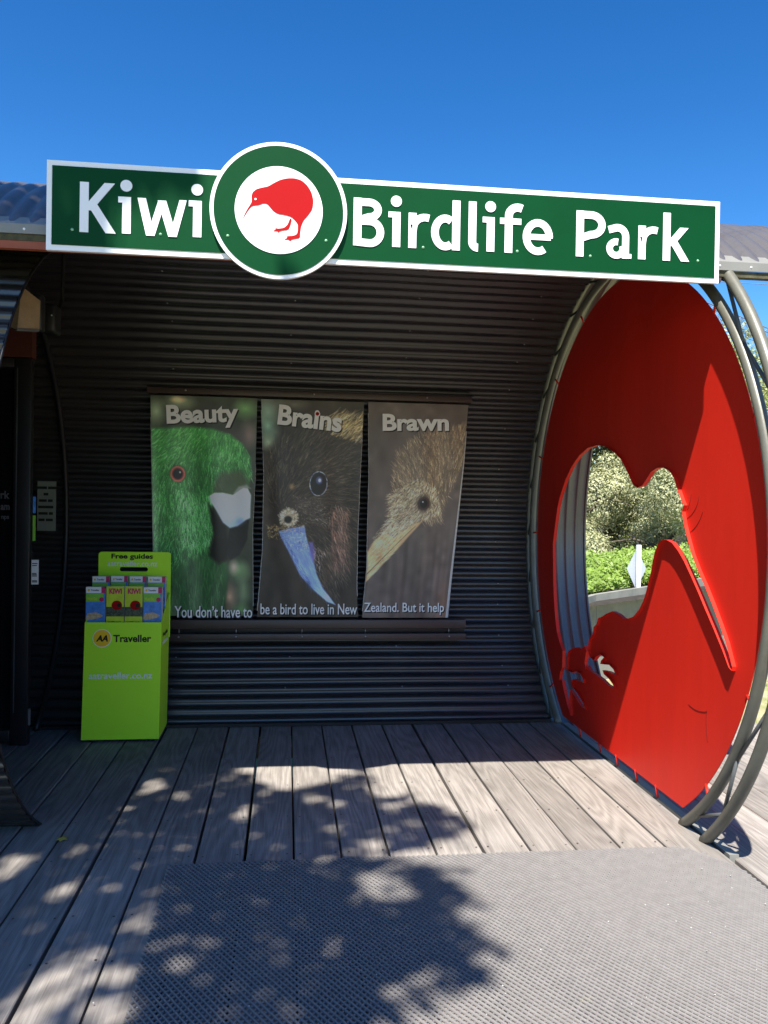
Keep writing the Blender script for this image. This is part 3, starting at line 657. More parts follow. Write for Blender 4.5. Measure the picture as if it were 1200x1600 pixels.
# mountain parrot
B_ = Paint(PW, PH, (52, 45, 39)); c2 = lambda *p: cv(2, [p])[0]
for x, y, rx, ry, col in ((60, 150, 130, 110, (95, 120, 110)), (60, 250, 80, 130, (100, 150, 130)), (60, 330, 50, 60, (130, 150, 125)), (200, 130, 100, 40, (90, 92, 80)), (500, 240, 130, 80, (120, 100, 65)), (60, 600, 60, 250, (75, 66, 58)), (150, 800, 130, 120, (60, 52, 46)), (470, 850, 70, 250, (92, 66, 54)), (120, 1060, 160, 180, (38, 34, 30)), (470, 1100, 60, 100, (22, 18, 16)), (400, 1000, 60, 140, (78, 60, 50)), (250, 650, 140, 60, (80, 68, 62))):
    p = c2(x, y); B_.blob(p[0], p[1], rx*PW/530, ry*PH/1143, col, .8, 1.)
hd = B_.mask(cv(2, [(70, 360), (150, 300), (300, 240), (430, 190), (563, 170), (563, 900), (450, 1150), (330, 1050), (280, 850), (200, 640), (80, 680), (50, 500)]), 3)
B_.poly(cv(2, [(70, 370), (150, 300), (290, 260), (420, 330), (420, 480), (250, 560), (200, 640), (80, 700), (50, 500)]), (50, 44, 38), .9, 10)
B_.fur(hd, 2600, lambda x, y: atan2(y-.52*PH, x-.2*PW)+.3, [(70, 60, 50), (40, 35, 30), (98, 84, 66), (120, 104, 80), (30, 27, 24)], (7, 20), .8, .5)
B_.fur(B_.mask(cv(2, [(300, 230), (420, 165), (563, 180), (563, 330), (430, 300)]), 3), 320, lambda x, y: radians(-40), [(170, 150, 100), (190, 165, 105), (120, 100, 65), (160, 160, 140)], (8, 20), .8, .6)
B_.fur(B_.mask(cv(2, [(390, 650), (500, 660), (520, 1000), (430, 1000)]), 3), 260, lambda x, y: radians(72), [(140, 92, 76), (110, 74, 60), (165, 125, 108)], (8, 20), .9, .5)
B_.fur(B_.mask(cv(2, [(180, 600), (360, 640), (420, 760), (280, 760), (220, 700)]), 3), 260, lambda x, y: rng.uniform(0, 6.28), [(150, 135, 128), (110, 98, 92)], (2, 6), .5, .6)
B_.poly(cv(2, [(118, 795), (170, 780), (262, 765), (275, 830), (300, 900), (322, 965), (335, 1015), (372, 1090), (442, 1182), (400, 1168), (330, 1110), (250, 1030), (192, 930), (150, 860)]), (82, 108, 168), 1, 1.2, (105, 140, 200))
bk = B_.mask(cv(2, [(118, 795), (262, 765), (290, 900), (250, 900), (160, 860)]), 1)
B_.fur(bk, 170, lambda x, y: rng.choice([.2, 1.6, 2.8]), [(170, 190, 225), (150, 165, 205), (60, 75, 120)], (3, 9), .5, .8)
B_.fur(B_.mask(cv(2, [(150, 860), (290, 900), (400, 1160), (250, 1030)]), 1), 160, lambda x, y: radians(58), [(120, 150, 205), (70, 95, 150), (140, 168, 215)], (8, 26), .6, .35)
B_.fur(B_.mask(cv(2, [(118, 795), (150, 860), (192, 930), (250, 1030), (330, 1110), (300, 1060), (220, 930), (165, 850)]), 1), 120, lambda x, y: radians(58), [(45, 60, 100), (60, 80, 130)], (8, 18), .7, .5)
B_.poly(cv(2, [(288, 850), (310, 850), (325, 900), (318, 960), (300, 930)]), (92, 84, 150), .9, 2)
B_.fur(B_.mask(cv(2, [(310, 850), (375, 900), (350, 990), (320, 960)]), 2), 60, lambda x, y: 1.2, [(160, 130, 120), (190, 170, 165)], (4, 10), .6, .6)
p = c2(172, 722); B_.blob(p[0], p[1], 21, 19, (130, 118, 98), 1, .25)
for k in range(240):
    a = rng.uniform(0, 6.28); r = rng.uniform(8, 20); B_.hair(p[0]+cos(a)*r, p[1]+sin(a)*r*.9, a+rng.normal(0, 1), rng.uniform(1, 4), .6, [(190, 175, 145), (90, 78, 60), (210, 200, 175)][rng.integers(3)], .8)
B_.blob(p[0]-1, p[1]+4, 9.5, 8, (28, 24, 22), 1, .4)
for k in range(120):
    q = c2(rng.uniform(55, 265), rng.uniform(760, 800)); B_.hair(q[0], q[1], rng.uniform(0, 6.28), rng.uniform(2, 5), .6, [(180, 150, 95), (120, 95, 55)][rng.integers(2)], .8)
for k in range(60):
    q = c2(rng.uniform(60, 115), rng.uniform(770, 835)); B_.hair(q[0], q[1], rng.uniform(0, 6.28), rng.uniform(2, 6), .6, [(180, 150, 95), (120, 95, 55)][rng.integers(2)], .8)
p = c2(332, 542); B_.blob(p[0], p[1], 19, 24, (30, 28, 30), .9, .3)
for k in range(170):
    a = rng.uniform(0, 6.28); B_.hair(p[0]+cos(a)*17, p[1]+sin(a)*22, a+1.57, rng.uniform(2, 5), .6, [(110, 125, 160), (160, 172, 195), (70, 82, 120)][rng.integers(3)], .8)
B_.blob(p[0]+1, p[1]-6, 8, 9, (60, 68, 110), 1, .4); B_.blob(p[0]+2, p[1]-6, 4, 4.5, (150, 165, 215), .9, .6)
p = c2(185, 560); B_.blob(p[0], p[1], 8, 8, (130, 100, 65), .7, .8); B_.noise(.06, 12)
# kiwi
C_ = Paint(PW, PH, (78, 68, 64)); c3 = lambda *p: cv(3, [p])[0]
for k in range(26):
    x = rng.uniform(583, 1105); q = c3(x, rng.uniform(900, 1250)); C_.blob(q[0], q[1], rng.uniform(4, 12), 110, [(92, 78, 72), (60, 52, 50), (105, 88, 78), (48, 42, 40)][rng.integers(4)], .4, 1.)
C_.blob(20, 60, 40, 90, (62, 54, 52), .7, 1.); C_.blob(PW*.96, 380, 30, 60, (120, 80, 55), .5, 1.)
kh = C_.mask(cv(3, [(720, 520), (740, 400), (800, 330), (900, 285), (1105, 230), (1105, 420), (1060, 560), (1020, 640), (1010, 740), (950, 750), (870, 740), (800, 830), (700, 920), (620, 960), (620, 860), (700, 760)]), 6)
C_.a = C_.a*(1-.6*kh[..., None])+np.array((104, 88, 70))/255*.6*kh[..., None]
C_.fur(kh, 3000, lambda x, y: radians(-105+(x/PW-.6)*70) if y < .42*PH else (radians(128) if x < .6*PW else radians(55)), [(170, 145, 105), (125, 102, 78), (88, 72, 60), (200, 180, 138), (60, 50, 44)], (5, 13), .55, .6)
C_.fur(C_.mask(cv(3, [(700, 600), (860, 520), (960, 560), (1010, 700), (860, 740), (760, 840), (650, 880), (660, 800), (700, 720)]), 5), 1500, lambda x, y: radians(132-(x/PW-.5)*110), [(205, 186, 140), (228, 212, 170), (150, 128, 92)], (4, 10), .5, .65)
C_.poly(cv(3, [(583, 905), (620, 850), (680, 800), (740, 830), (860, 750), (905, 735), (800, 850), (700, 950), (583, 1062)]), (150, 116, 82), .9, 1.5, (182, 138, 88))
C_.fur(C_.mask(cv(3, [(583, 905), (680, 800), (860, 750), (700, 950), (583, 1062)]), 1), 260, lambda x, y: radians(-43), [(215, 175, 120), (110, 80, 55), (235, 200, 150)], (10, 30), .5, .6)
q0 = c3(585, 1020); q1 = c3(860, 768); C_.hair(q0[0], q0[1], atan2(q1[1]-q0[1], q1[0]-q0[0]), hypot(q1[0]-q0[0], q1[1]-q0[1]), .9, (70, 48, 34), .9)
C_.fur(C_.mask(cv(3, [(620, 820), (720, 720), (800, 780), (700, 900), (640, 930)]), 3), 380, lambda x, y: radians(140), [(215, 196, 152), (160, 138, 100)], (3, 8), .5, .7)
p = c3(898, 648); C_.blob(p[0], p[1], 19, 19, (52, 42, 38), .9, .5); C_.blob(p[0], p[1], 13.5, 13.5, (62, 40, 38), 1, .2); C_.blob(p[0], p[1], 9, 9.5, (22, 15, 16), 1, .3); C_.blob(p[0]-2, p[1]-3, 2, 2, (190, 180, 175), .9, .6)
C_.noise(.05, 13)

def banner(label, img, L, R_, textspec, seed):
    """L/R_: lists of image (u,v) along the left and right edges, top to bottom"""
    t = thing('hanging_banner', label, 'banner', 'bird banners on the dark corrugated wall')
    def edge(pts, f):
        zs = [onY(BY-.02, *p).z for p in pts]; xs = [onY(BY-.02, *p).x for p in pts]; z = zs[0]+(zs[-1]-zs[0])*f
        return np.interp(-z, [-q for q in zs], xs), z
    def warp(x, z):
        s = (2.25-z)/1.57; w = np.sin(np.clip(s, 0, 1)*pi)
        return w*(.012*np.sin(x*9+seed*2)+.006*np.sin(x*23+z*2+seed))+.006*np.sin(x*41+seed)*np.clip(s-.75, 0, 1)*3+.03*np.clip(s, 0, 1)
    h, w = img.shape[:2]; V = np.zeros((h, w, 3)); cols = np.ones((h, w, 4))
    for i in range(h):
        f = i/(h-1); xl, z = edge(L, f); xr, _ = edge(R_, f); xs = np.linspace(xl, xr, w); V[i, :, 0] = xs; V[i, :, 2] = z
        V[i, :, 1] = BY-.02+warp(xs, z)
    a = img; lin_ = np.where(a <= .04045, a/12.92, ((a+.055)/1.055)**2.4); lum_ = (lin_@np.array([.25, .65, .10]))[..., None]+1e-4; cols[..., :3] = np.clip((lin_*.86+lum_*.14*np.array([1.25, 1.0, .6]))*((3.4*lum_)**1.3*1.15/lum_), 0, .94)
    idx = np.arange(h*w).reshape(h, w); Q = np.stack([idx[:-1, :-1], idx[1:, :-1], idx[1:, 1:], idx[:-1, 1:]], -1).reshape(-1, 4)
    o = big_mesh('printed_sheet', V.reshape(-1, 3), Q, M['banner'], t)
    ca = o.data.color_attributes.new('print', 'FLOAT_COLOR', 'POINT'); ca.data.foreach_set('color', cols.reshape(-1, 4).astype(np.float32).ravel())
    o.data.polygons.foreach_set('use_smooth', [True]*len(o.data.polygons))
    # back of the sheet, a hair behind, with its pale edge curling out on both sides
    V2 = V[::8, ::10].copy(); V2[..., 1] += .003; hh, ww = V2.shape[:2]; idx = np.arange(hh*ww).reshape(hh, ww)
    Q2 = np.stack([idx[:-1, :-1], idx[:-1, 1:], idx[1:, 1:], idx[1:, :-1]], -1).reshape(-1, 4); big_mesh('sheet_back', V2.reshape(-1, 3), Q2, M['banner_back'], t)
    for s, bold, (u, v_b), (wu, hv), rot, mt, dy, arc in textspec:
        pa = onY(BY-.02, u, v_b); pb = onY(BY-.02, u+wu, v_b-hv)
        put_text('lettering', s, (pa.x+(.008 if mt == 'textd' else 0), BY-.0215-dy, pa.z-(.008 if mt == 'textd' else 0)), XR, ZU, pb.x-pa.x, abs(pb.z-pa.z)-.0001, M[mt], t, bold, 0, .0010, warp, rot, arc)
    return t, warp, edge
def cap(s, u, v, w, h, rot=0, arc=0, bold=.035):
    return [(s, bold, (u, v), (w, h), rot, 'textd', .0, arc), (s, bold, (u, v), (w, h), rot, 'textw', .0022, arc)]
b1 = banner('printed banner of a green parakeet head titled Beauty, nearest the lime brochure stand', A.a, [(235, 617), (237, 740), (240, 963)], [(402, 622), (399, 740), (394.5, 830), (395, 965)],
       cap('Beauty', 261, 671, 113, 35, .055, .0)+cap('ue  You don\u2019t have to', 247, 966, 147, 18.5, 0, 0, .012), 1)
b2_ = banner('middle banner showing a dark brown parrot with a blue hooked beak, titled Brains', B_.a, [(408, 623.5), (412.6, 740), (410.5, 860), (404.5, 935), (401.5, 965)], [(569, 628), (563.6, 725), (559, 830), (557.6, 920), (560, 966)],
       cap('Brains', 433, 663.5, 101, 29, -.095, .0)+cap('be a bird to live in New', 406.5, 961, 152, 17, 0, 0, .012), 2.3)
b3 = banner('banner of a brown kiwi head with a long tan beak titled Brawn, farthest right', C_.a, [(575.6, 628), (577, 740), (574, 890), (566.6, 966)], [(732, 633.6), (724, 725), (712, 830), (701.8, 920), (697, 966)],
       cap('Brawn', 598, 673.5, 104, 24, .025, .0)+cap('Zealand. But it help', 569, 961.5, 126, 19, 0, 0, .012), 4.1)
# red kiwi badge on the dot of the i
p = onY(BY-.03, 496, 646.5); o = disc('badge', .020, BY-.026, BY-.024, M['textw'], b2_[0], (p.x, p.z), 20); o = disc('badge', .013, BY-.0275, BY-.0262, M['vred'], b2_[0], (p.x, p.z), 16)
# pale rolled edges of the sheets (the white back curling forward)
def curl(bn, side, f0, f1, w0, w1):
    t, warp, edge = bn; mb = MB(); n = 40
    for i in range(n+1):
        f = f0+(f1-f0)*i/n; E = edge(side, f); x, z = float(E[0]), float(E[1]); y = BY-.02+float(warp(x, z)); w = w0+(w1-w0)*i/n
        sg = 1 if side is R3 or side is R2e or side is R1e else -1
        for q in range(5):
            a = q/4*2.4; mb.v.append((x+sg*(sin(a)*w*.7)+sg*.001, y-.001+(1-cos(a))*w*.5, z))
    for i in range(n):
        for q in range(4): k = i*5+q; mb.f.append((k, k+1, k+6, k+5))
    me = mb.mesh('rolled_edge'); link('rolled_edge', me, M['banner_back'], t, True)
R1e = [(402, 622), (399, 740), (394.5, 830), (395, 965)]; R2e = [(569, 628), (563.6, 725), (559, 830), (557.6, 920), (560, 966)]
R3 = [(732, 633.6), (724, 725), (712, 830), (701.8, 920), (697, 966)]
curl(b3, R3, .12, 1., .008, .034); curl(b2_, R2e, .15, .9, .003, .006); curl(b1, R1e, .3, .95, .002, .004)
L2e = [(408, 623.5), (412.6, 740), (410.5, 860), (404.5, 935), (401.5, 965)]; curl(b2_, L2e, .05, .97, .004, .010)
L3e = [(575.6, 628), (577, 740), (574, 890), (566.6, 966)]; curl(b3, L3e, .05, .97, .003, .007)
L1e = [(235, 617), (237, 740), (240, 963)]; curl(b1, L1e, .1, .97, .003, .006)

# ------------------------------------------------------------------ lime brochure stand
st = thing('brochure_stand', 'lime green cardboard floor stand with a header card and yellow round logo', 'display stand')
x0, x1, xb0, xb1, yF, yB, zT = -1.246, -.776, -1.232, -.768, 5.25, 5.60, .748
def quadbox(name, P, m, parent):                                 # 8 points: bottom 4 ccw, top 4 ccw
    return MB().add(P, [(0, 3, 2, 1), (4, 5, 6, 7), (0, 1, 5, 4), (1, 2, 6, 5), (2, 3, 7, 6), (3, 0, 4, 7)]).build(name, m, parent)
b0, b1_ = .018, zT
th = .006
MB().prism([(x0, yF, b0), (x1, yF, b0), (xb1, yF, zT), (xb0, yF, zT)], (0, th, 0)).build('front_panel', M['lime'], st)
MB().prism([(x1-.0002, yF+th+.0003, b0), (x1-.0002, yB, b0), (xb1-.0002, yB, .90), (xb1-.0002, yF+th+.0003, zT)], (-th, 0, 0)).build('side_panel', M['lime'], st)
MB().prism([(x0+.0002, yF+th+.0003, b0), (x0+.0002, yB, b0), (xb0+.0002, yB, .90), (xb0+.0002, yF+th+.0003, zT)], (th, 0, 0)).build('side_panel', M['lime'], st)
MB().box((x0+.02, yF+.012, .70), (xb1-.014, yB-.002, .706)).build('tray_floor', M['lime'], st)
for x in (x0+.05, x1-.07): rbox('foot', (x, yF+.01, .001), (x+.04, yF+.06, b0-.0005), M['black'], st, .003)
# header card with rounded corners and a slot
hx0, hx1, hz1 = -1.232, -.765, 1.166
def rr(xa, xb, za, zb, r, n=6, bottom=True):
    pts = []
    for cx, cz, a in ((xb-r, zb-r, 0), (xa+r, zb-r, 90)): pts += [(cx+r*cos(radians(a+90*i/n)), cz+r*sin(radians(a+90*i/n))) for i in range(n+1)]
    if bottom:
        for cx, cz, a in ((xa+r, za+r, 180), (xb-r, za+r, 270)): pts += [(cx+r*cos(radians(a+90*i/n)), cz+r*sin(radians(a+90*i/n))) for i in range(n+1)]
    else: pts += [(xa, za), (xb, za)]
    return pts
ho = rr(hx0, hx1, .60, hz1, .022, bottom=False); ps = [onY(yB, 187, 886), onY(yB, 231, 893)]
hh = rr(ps[0].x, ps[1].x, ps[1].z, ps[0].z, .014)
lo = [[Vector((a, 0, b2)) for a, b2 in ho], [Vector((a, 0, b2)) for a, b2 in hh]]
tr_ = tessellate_polygon(lo); ap = lo[0]+lo[1]; n = len(ap); no = len(ho); nh = len(hh)
MB().add([(p.x, yB+.001, p.z) for p in ap]+[(p.x, yB+.007, p.z) for p in ap],
         [tuple(t) for t in tr_]+[tuple(i+n for i in reversed(t)) for t in tr_]+[(i, (i+1) % no, (i+1) % no+n, i+n) for i in range(no)]+[(no+i, no+(i+1) % nh, no+(i+1) % nh+n, no+i+n) for i in range(nh)]).build('header_card', M['lime'], st)
def ft(s, u, vb, w, h, Y, m, parent, bold=.02, shear=0., dy=.0004, name='lettering'):
    a = onY(Y, u, vb); c = onY(Y, u+w, vb-h); return put_text(name, s, (a.x, Y-dy, a.z), XR, ZU, c.x-a.x, onY(Y, u, vb-h).z-a.z, M[m], parent, bold, shear, .0008)
ft('Free guides', 174, 875, 65, 10, yB, 'black_print', st, .03)
ft('aatraveller.co.nz', 168, 884.5, 78, 8.5, yB, 'white', st, .010)
ft('Traveller', 177, 1003.5, 59.5, 11.5, yF, 'black_print', st, .03)
ft('aatraveller.co.nz', 138.5, 1061, 99.5, 10, yF, 'white', st, .012)
c = onY(yF, 159.5, 997.3); disc('logo_ring', .0565, yF-.0016, yF-.0003, M['white'], st, (c.x, c.z), 48); disc('logo_disc', .0525, yF-.0026, yF-.0018, M['yellow'], st, (c.x, c.z), 48)
put_text('logo_letters', 'AA', (c.x-.036, yF-.0028, c.z-.020), XR, ZU, .072, .040, M['black_print'], st, .045, .25, .0008)
# side text
put_text('lettering', 'Free guides', (xb1+.0003, 5.31, .640), (0, 1, 0), ZU, .20, .034, M['black_print'], st, .03, 0, .0006)
put_text('lettering', 'aatraveller.co.nz', (xb1+.0003, 5.30, .598), (0, 1, 0), ZU, .22, .028, M['white'], st, .02, 0, .0006)

def brochure(label, u0_, u1_, vt, Y, kind, zbot, depth=.05):
    a = onY(Y, u0_, vt); c = onY(Y, u1_, vt); xa, xb = a.x+.002, c.x-.002; zt = a.z
    t = thing('brochure_stack', label, 'brochures', 'brochure stacks in the lime stand', ((xa+xb)/2, Y, zbot))
    mb = MB()
    for k in range(6):
        y = Y+.004+k*depth/6; mb.box((xa+random.uniform(-.001, .001), y, zbot), (xb+random.uniform(-.001, .001), y+depth/6-.0016, zt-random.uniform(.001, .004)))
    def pc(o): o.location = -t.location; return o
    pc(mb.build('page_block', M['paper'], t))
    w = xb-xa; h = zt-zbot
    def pan(name, fx0, fx1, z0_, z1_, m, dy): return pc(MB().box((xa+fx0*w, Y-.0008-dy, z0_), (xa+fx1*w, Y+.0034-dy*0, z1_)).build(name, M[m], t))
    if kind == 'sea':
        pan('cover', 0, 1, zbot, zt, 'blue_print', 0)
        pan('cover_header', 0, .80, zt-.038, zt, 'white', .0006)
        pan('cover_corner', .80, 1, zt-.038, zt, 'pink_print', .0006)
        pan('cover_band', 0, .92, zt-.092, zt-.040, 'green_print', .0006)
        pan('cover_footer', .02, .7, zbot, zbot+.012, 'green_print', .0006)
        pc(MB().prism([(xa, Y-.0015, zbot+.045), (xa+.10*w, Y-.0015, zbot+.078), (xa+.55*w, Y-.0015, zbot+.084), (xa+.92*w, Y-.0015, zbot+.064), (xa+.75*w, Y-.0015, zbot+.050), (xa+.4*w, Y-.0015, zbot+.040), (xa+.1*w, Y-.0015, zbot+.034)], (0, .0006, 0)).build('cover_picture', M['sand_print'], t))
        pc(put_text('lettering', 'Traveller', (xa+.26*w, Y-.0018, zt-.026), XR, ZU, .44*w, .012, M['black_print'], t, .02, 0, .0004))
        pc(put_text('lettering', 'Must Do', (xa+.08*w, Y-.0018, zt-.084), XR, ZU, .5*w, .020, M['lime_print'], t, .04, 0, .0004))
        pc(disc('logo_dot', .007, Y-.0022, Y-.0015, M['yellow'], None, (xa+.15*w, zt-.020), 16)).parent = t
        pc(disc('sticker', .014, Y-.0024, Y-.0015, M['pink_print'], None, (xa+.82*w, zt-.078), 20)).parent = t
    else:
        pan('cover', 0, 1, zbot, zt, 'lime_print', 0)
        pan('cover_picture', 0, 1, zbot+.058, zbot+.118, 'bush_print', .0006)
        pc(MB().prism([(xa+w*(.60+.30*cos(q)), Y-.0022, zbot+.128+.030*sin(q)) for q in np.linspace(0, 2*pi, 22)[:-1]], (0, .0006, 0)).build('cover_picture', M['vred'], t))
        pc(MB().prism([(xa+w*(.72+.12*cos(q)), Y-.0030, zbot+.128+.014*sin(q)) for q in np.linspace(0, 2*pi, 12)[:-1]], (0, .0006, 0)).build('cover_picture', M['black_print'], t))
        pc(put_text('lettering', 'KIWI', (xa+.16*w, Y-.0018, zt-.048), XR, ZU, .72*w, .034, M['pink_print'], t, .05, 0, .0004))
        pc(put_text('lettering', 'birdlife park', (xa+.10*w, Y-.0018, zbot+.018), XR, ZU, .76*w, .010, M['black_print'], t, .02, 0, .0004))
    return t
zb = .722
brochure('front row brochure stack with a blue beach cover at the stand\u2019s left', 134, 165, 917, 5.285, 'sea', zb)
brochure('front row lime covered KIWI brochure stack beside the left beach brochures', 166, 194.5, 916, 5.285, 'kiwi', zb)
brochure('front row lime covered KIWI brochure stack beside the right beach brochures', 195, 223.5, 916, 5.285, 'kiwi', zb)
brochure('front row brochure stack with a blue beach cover at the stand\u2019s right', 224, 253.5, 917.5, 5.285, 'sea', zb)
brochure('back row brochure stack showing its white header behind the left beach brochures', 144, 171.5, 900.5, 5.42, 'sea', zb+.07)
brochure('back row brochure stack, second from left under the stand\u2019s header card', 173.5, 199.5, 900, 5.42, 'sea', zb+.07)
brochure('back row brochure stack, third from left under the stand\u2019s header card', 202.5, 228.5, 900.5, 5.42, 'sea', zb+.07)
brochure('back row brochure stack showing its white header behind the right beach brochures', 231, 259, 901, 5.42, 'sea', zb+.07)

# ------------------------------------------------------------------ things in the dark left corner
lp = thing('wall_lamp', 'tan prismatic bulkhead lamp under the end of the left tube shell', 'lamp')
Pq = [(-1.30, 3.90, 2.30), (-1.215, 3.86, 2.262), (-1.155, 3.98, 2.285), (-1.22, 4.03, 2.32), (-1.262, 3.93, 2.46), (-1.212, 3.90, 2.470), (-1.152, 3.98, 2.425), (-1.20, 4.04, 2.45)]
quadbox('lens', Pq, M['lens'], lp)
MB().prism([(-1.216, 3.852, 2.262), (-1.157, 3.972, 2.285), (-1.153, 3.972, 2.292), (-1.212, 3.852, 2.270)], (0, 0, -.006)).build('lens_rim', M['brace'], lp)
rbox('housing', (-1.30, 4.03, 2.30), (-1.16, 4.10, 2.47), M['black'], lp, .01)
fl = thing('flood_light', 'small black floodlight with a painted white glint just right of the tan lamp', 'lamp')
rbox('body', (-1.285, 4.42, 2.37), (-1.205, 4.55, 2.52), M['black'], fl, .015)
sc = MB(); dome(sc, (-1.222, 4.4195, 2.455), .004, (0, -1, 0)); sc.build('painted_glint', M['white'], fl)  # glint on the floodlight body, painted as a small white dome
MB().tube([(-1.24, 4.55, 2.45), (-1.24, 4.68, 2.60), (-1.24, 4.7, 2.93)], .010, 8).build('bracket', M['black'], fl)
nt = thing('wall_notice', 'dim framed notice sheet on the dark corrugated wall left of the stand', 'notice')
MB().box((-1.737, 5.99, 1.285), (-1.612, 5.996, 1.632)).build('sheet', M['notice'], nt)
mb = MB(); z = 1.60
for i, ws in enumerate(((.1, .08), (.04,), (.06, .04), (.11,), (.07, .035), (.05, .055))):
    x = -1.735+(.125-sum(ws)-.006)/2
    for w in ws: mb.box((x, 5.9885, z-.022), (x+w-.008, 5.9898, z-.004)); x += w
    z -= .045
mb.build('print_lines', M['black_print'], nt)['kind'] = 'stuff'
cd_ = thing('door_card', 'small white card on the edge of the black door', 'card')
MB().box((-1.542, 5.215, .985), (-1.500, 5.218, 1.135)).build('card', M['white'], cd_)
mb = MB()
for z in (1.11, 1.098, 1.05, 1.042, 1.034, 1.005, .998): mb.box((-1.538, 5.2138, z), (-1.512+.006*random.random(), 5.2148, z+.005))
mb.build('print_lines', M['black_print'], cd_)['kind'] = 'stuff'
rc = MB().box((-1.5545, 5.24, .97), (-1.545, 5.26, 1.18)).build('card_holder', M['black'], cd_)
po = thing('door_poster', 'narrow blue and green poster sliver at the edge of the black door', 'poster')
MB().box((-1.548, 5.25, 1.42), (-1.532, 5.253, 1.52)).build('sheet', M['blue_print'], po)
MB().box((-1.548, 5.25, 1.25), (-1.532, 5.253, 1.405)).build('sheet', M['green_print'], po)
for s, u, v, w, h in (('rk', 1, 779, 14, 12), ('am', 1, 797, 14, 8), ('nps', 2, 813, 12, 7)):
    a = onY(5.235, u, v); c = onY(5.235, u+w, v-h); put_text('lettering', s, (a.x, 5.2352, a.z), XR, ZU, c.x-a.x, c.z-a.z, M['faint'], dr, .02, 0, .0006)

# ------------------------------------------------------------------ rubber netting mat
mt = thing('rubber_mat', 'grey rubber netting mat laid flat over the deck boards in front', 'mat')
mpoly = [(-.468, 3.462), (1.74, 3.462), (1.83, 3.385), (1.915, 3.20), (1.925, 1.3), (-.43, 1.3)]
a_, b_ = .0215, .0168
nx_ = int(2.5/a_); ny_ = int(2.2/b_)
ii, jj = np.meshgrid(np.arange(nx_), np.arange(ny_), indexing='ij')
X0 = -.475+ii*a_+(jj % 2)*a_/2; Y0 = 1.30+jj*b_
def inside(px, py, poly):
    r = np.zeros(np.shape(px), bool); n = len(poly)
    for i in range(n):
        x1, y1 = poly[i]; x2, y2 = poly[(i+1) % n]
        if y1 == y2: continue
        r ^= ((y1 > py) != (y2 > py)) & (px < (x2-x1)*(py-y1)/(y2-y1)+x1)
    return r
Vs = []; Qs = []; off = 0
for s in (-1, 1):
    ax, ay = X0.ravel(), Y0.ravel(); bx, by = ax+s*a_/2, ay+b_
    k = inside(ax, ay, mpoly) & inside(bx, by, mpoly); ax, ay, bx, by = ax[k], ay[k], bx[k], by[k]
    zf_ = lambda x, y: .0012+.0010*(np.sin(x*5+1)*np.sin(y*4)+1)+.0012*np.maximum(0, np.sin(x*11+y*3))
    dx, dy = bx-ax, by-ay; L_ = np.hypot(dx, dy); nx2, ny2 = -dy/L_*.0023, dx/L_*.0023
    za, zb_ = zf_(ax, ay), zf_(bx, by); hgt = .0080
    hb = hgt-(.0022 if s > 0 else 0)
    ha = hgt
    P = [np.stack(q, -1) for q in ((ax+nx2, ay+ny2, za), (ax-nx2, ay-ny2, za), (bx-nx2, by-ny2, zb_), (bx+nx2, by+ny2, zb_),
                                   (ax+nx2*.7, ay+ny2*.7, za+ha), (ax-nx2*.7, ay-ny2*.7, za+ha), (bx-nx2*.7, by-ny2*.7, zb_+hb), (bx+nx2*.7, by+ny2*.7, zb_+hb))]
    P = np.stack(P, 1); n = len(P); base = (np.arange(n)*8)[:, None]+off
    for f in ((4, 5, 6, 7), (0, 4, 7, 3), (1, 2, 6, 5)): Qs.append(base+np.array(f)[None])
    Vs.append(P.reshape(-1, 3)); off += n*8
o = big_mesh('netting', np.concatenate(Vs), np.concatenate(Qs), M['mat'], mt); o['kind'] = 'stuff'
gr = MB()
for k in range(110):
    x = random.uniform(-.6, 1.9); y = random.uniform(1.7, 3.45); r = random.uniform(.0014, .0036); z = .0100+r*.5
    if k > 95: x = random.uniform(1.3, 1.9)
    gr.add([(x+r*cos(t)*random.uniform(.7, 1.2), y+r*sin(t)*random.uniform(.7, 1.2), z) for t in np.arange(5)*2*pi/5]+[(x, y, z+r*.7), (x, y, z-r*.5)],
           [(i, (i+1) % 5, 5) for i in range(5)]+[((i+1) % 5, i, 6) for i in range(5)])
o = gr.build('grit', M['pebble']); tag(o, 'pale grit and petals scattered over the rubber mat', 'grit', kind='stuff')
# fallen leaf on the deck
q = onZ(.004, 97, 1311); lf = MB(); pts = [(.0, -.03), (.012, -.012), (.028, -.016), (.018, .002), (.026, .016), (.008, .014), (0, .03), (-.008, .014), (-.026, .014), (-.018, 0), (-.026, -.018), (-.011, -.012)]
lf.v = [(q.x+a, q.y+b2*1.2, .004+.006*random.random()) for a, b2 in pts]+[(q.x, q.y, .012)]; lf.f = [(i, (i+1) % 12, 12) for i in range(12)]
tag(lf.build('fallen_leaf', M['dry_leaf']), 'single dry yellow green leaf lying on the shaded deck boards', 'leaf')

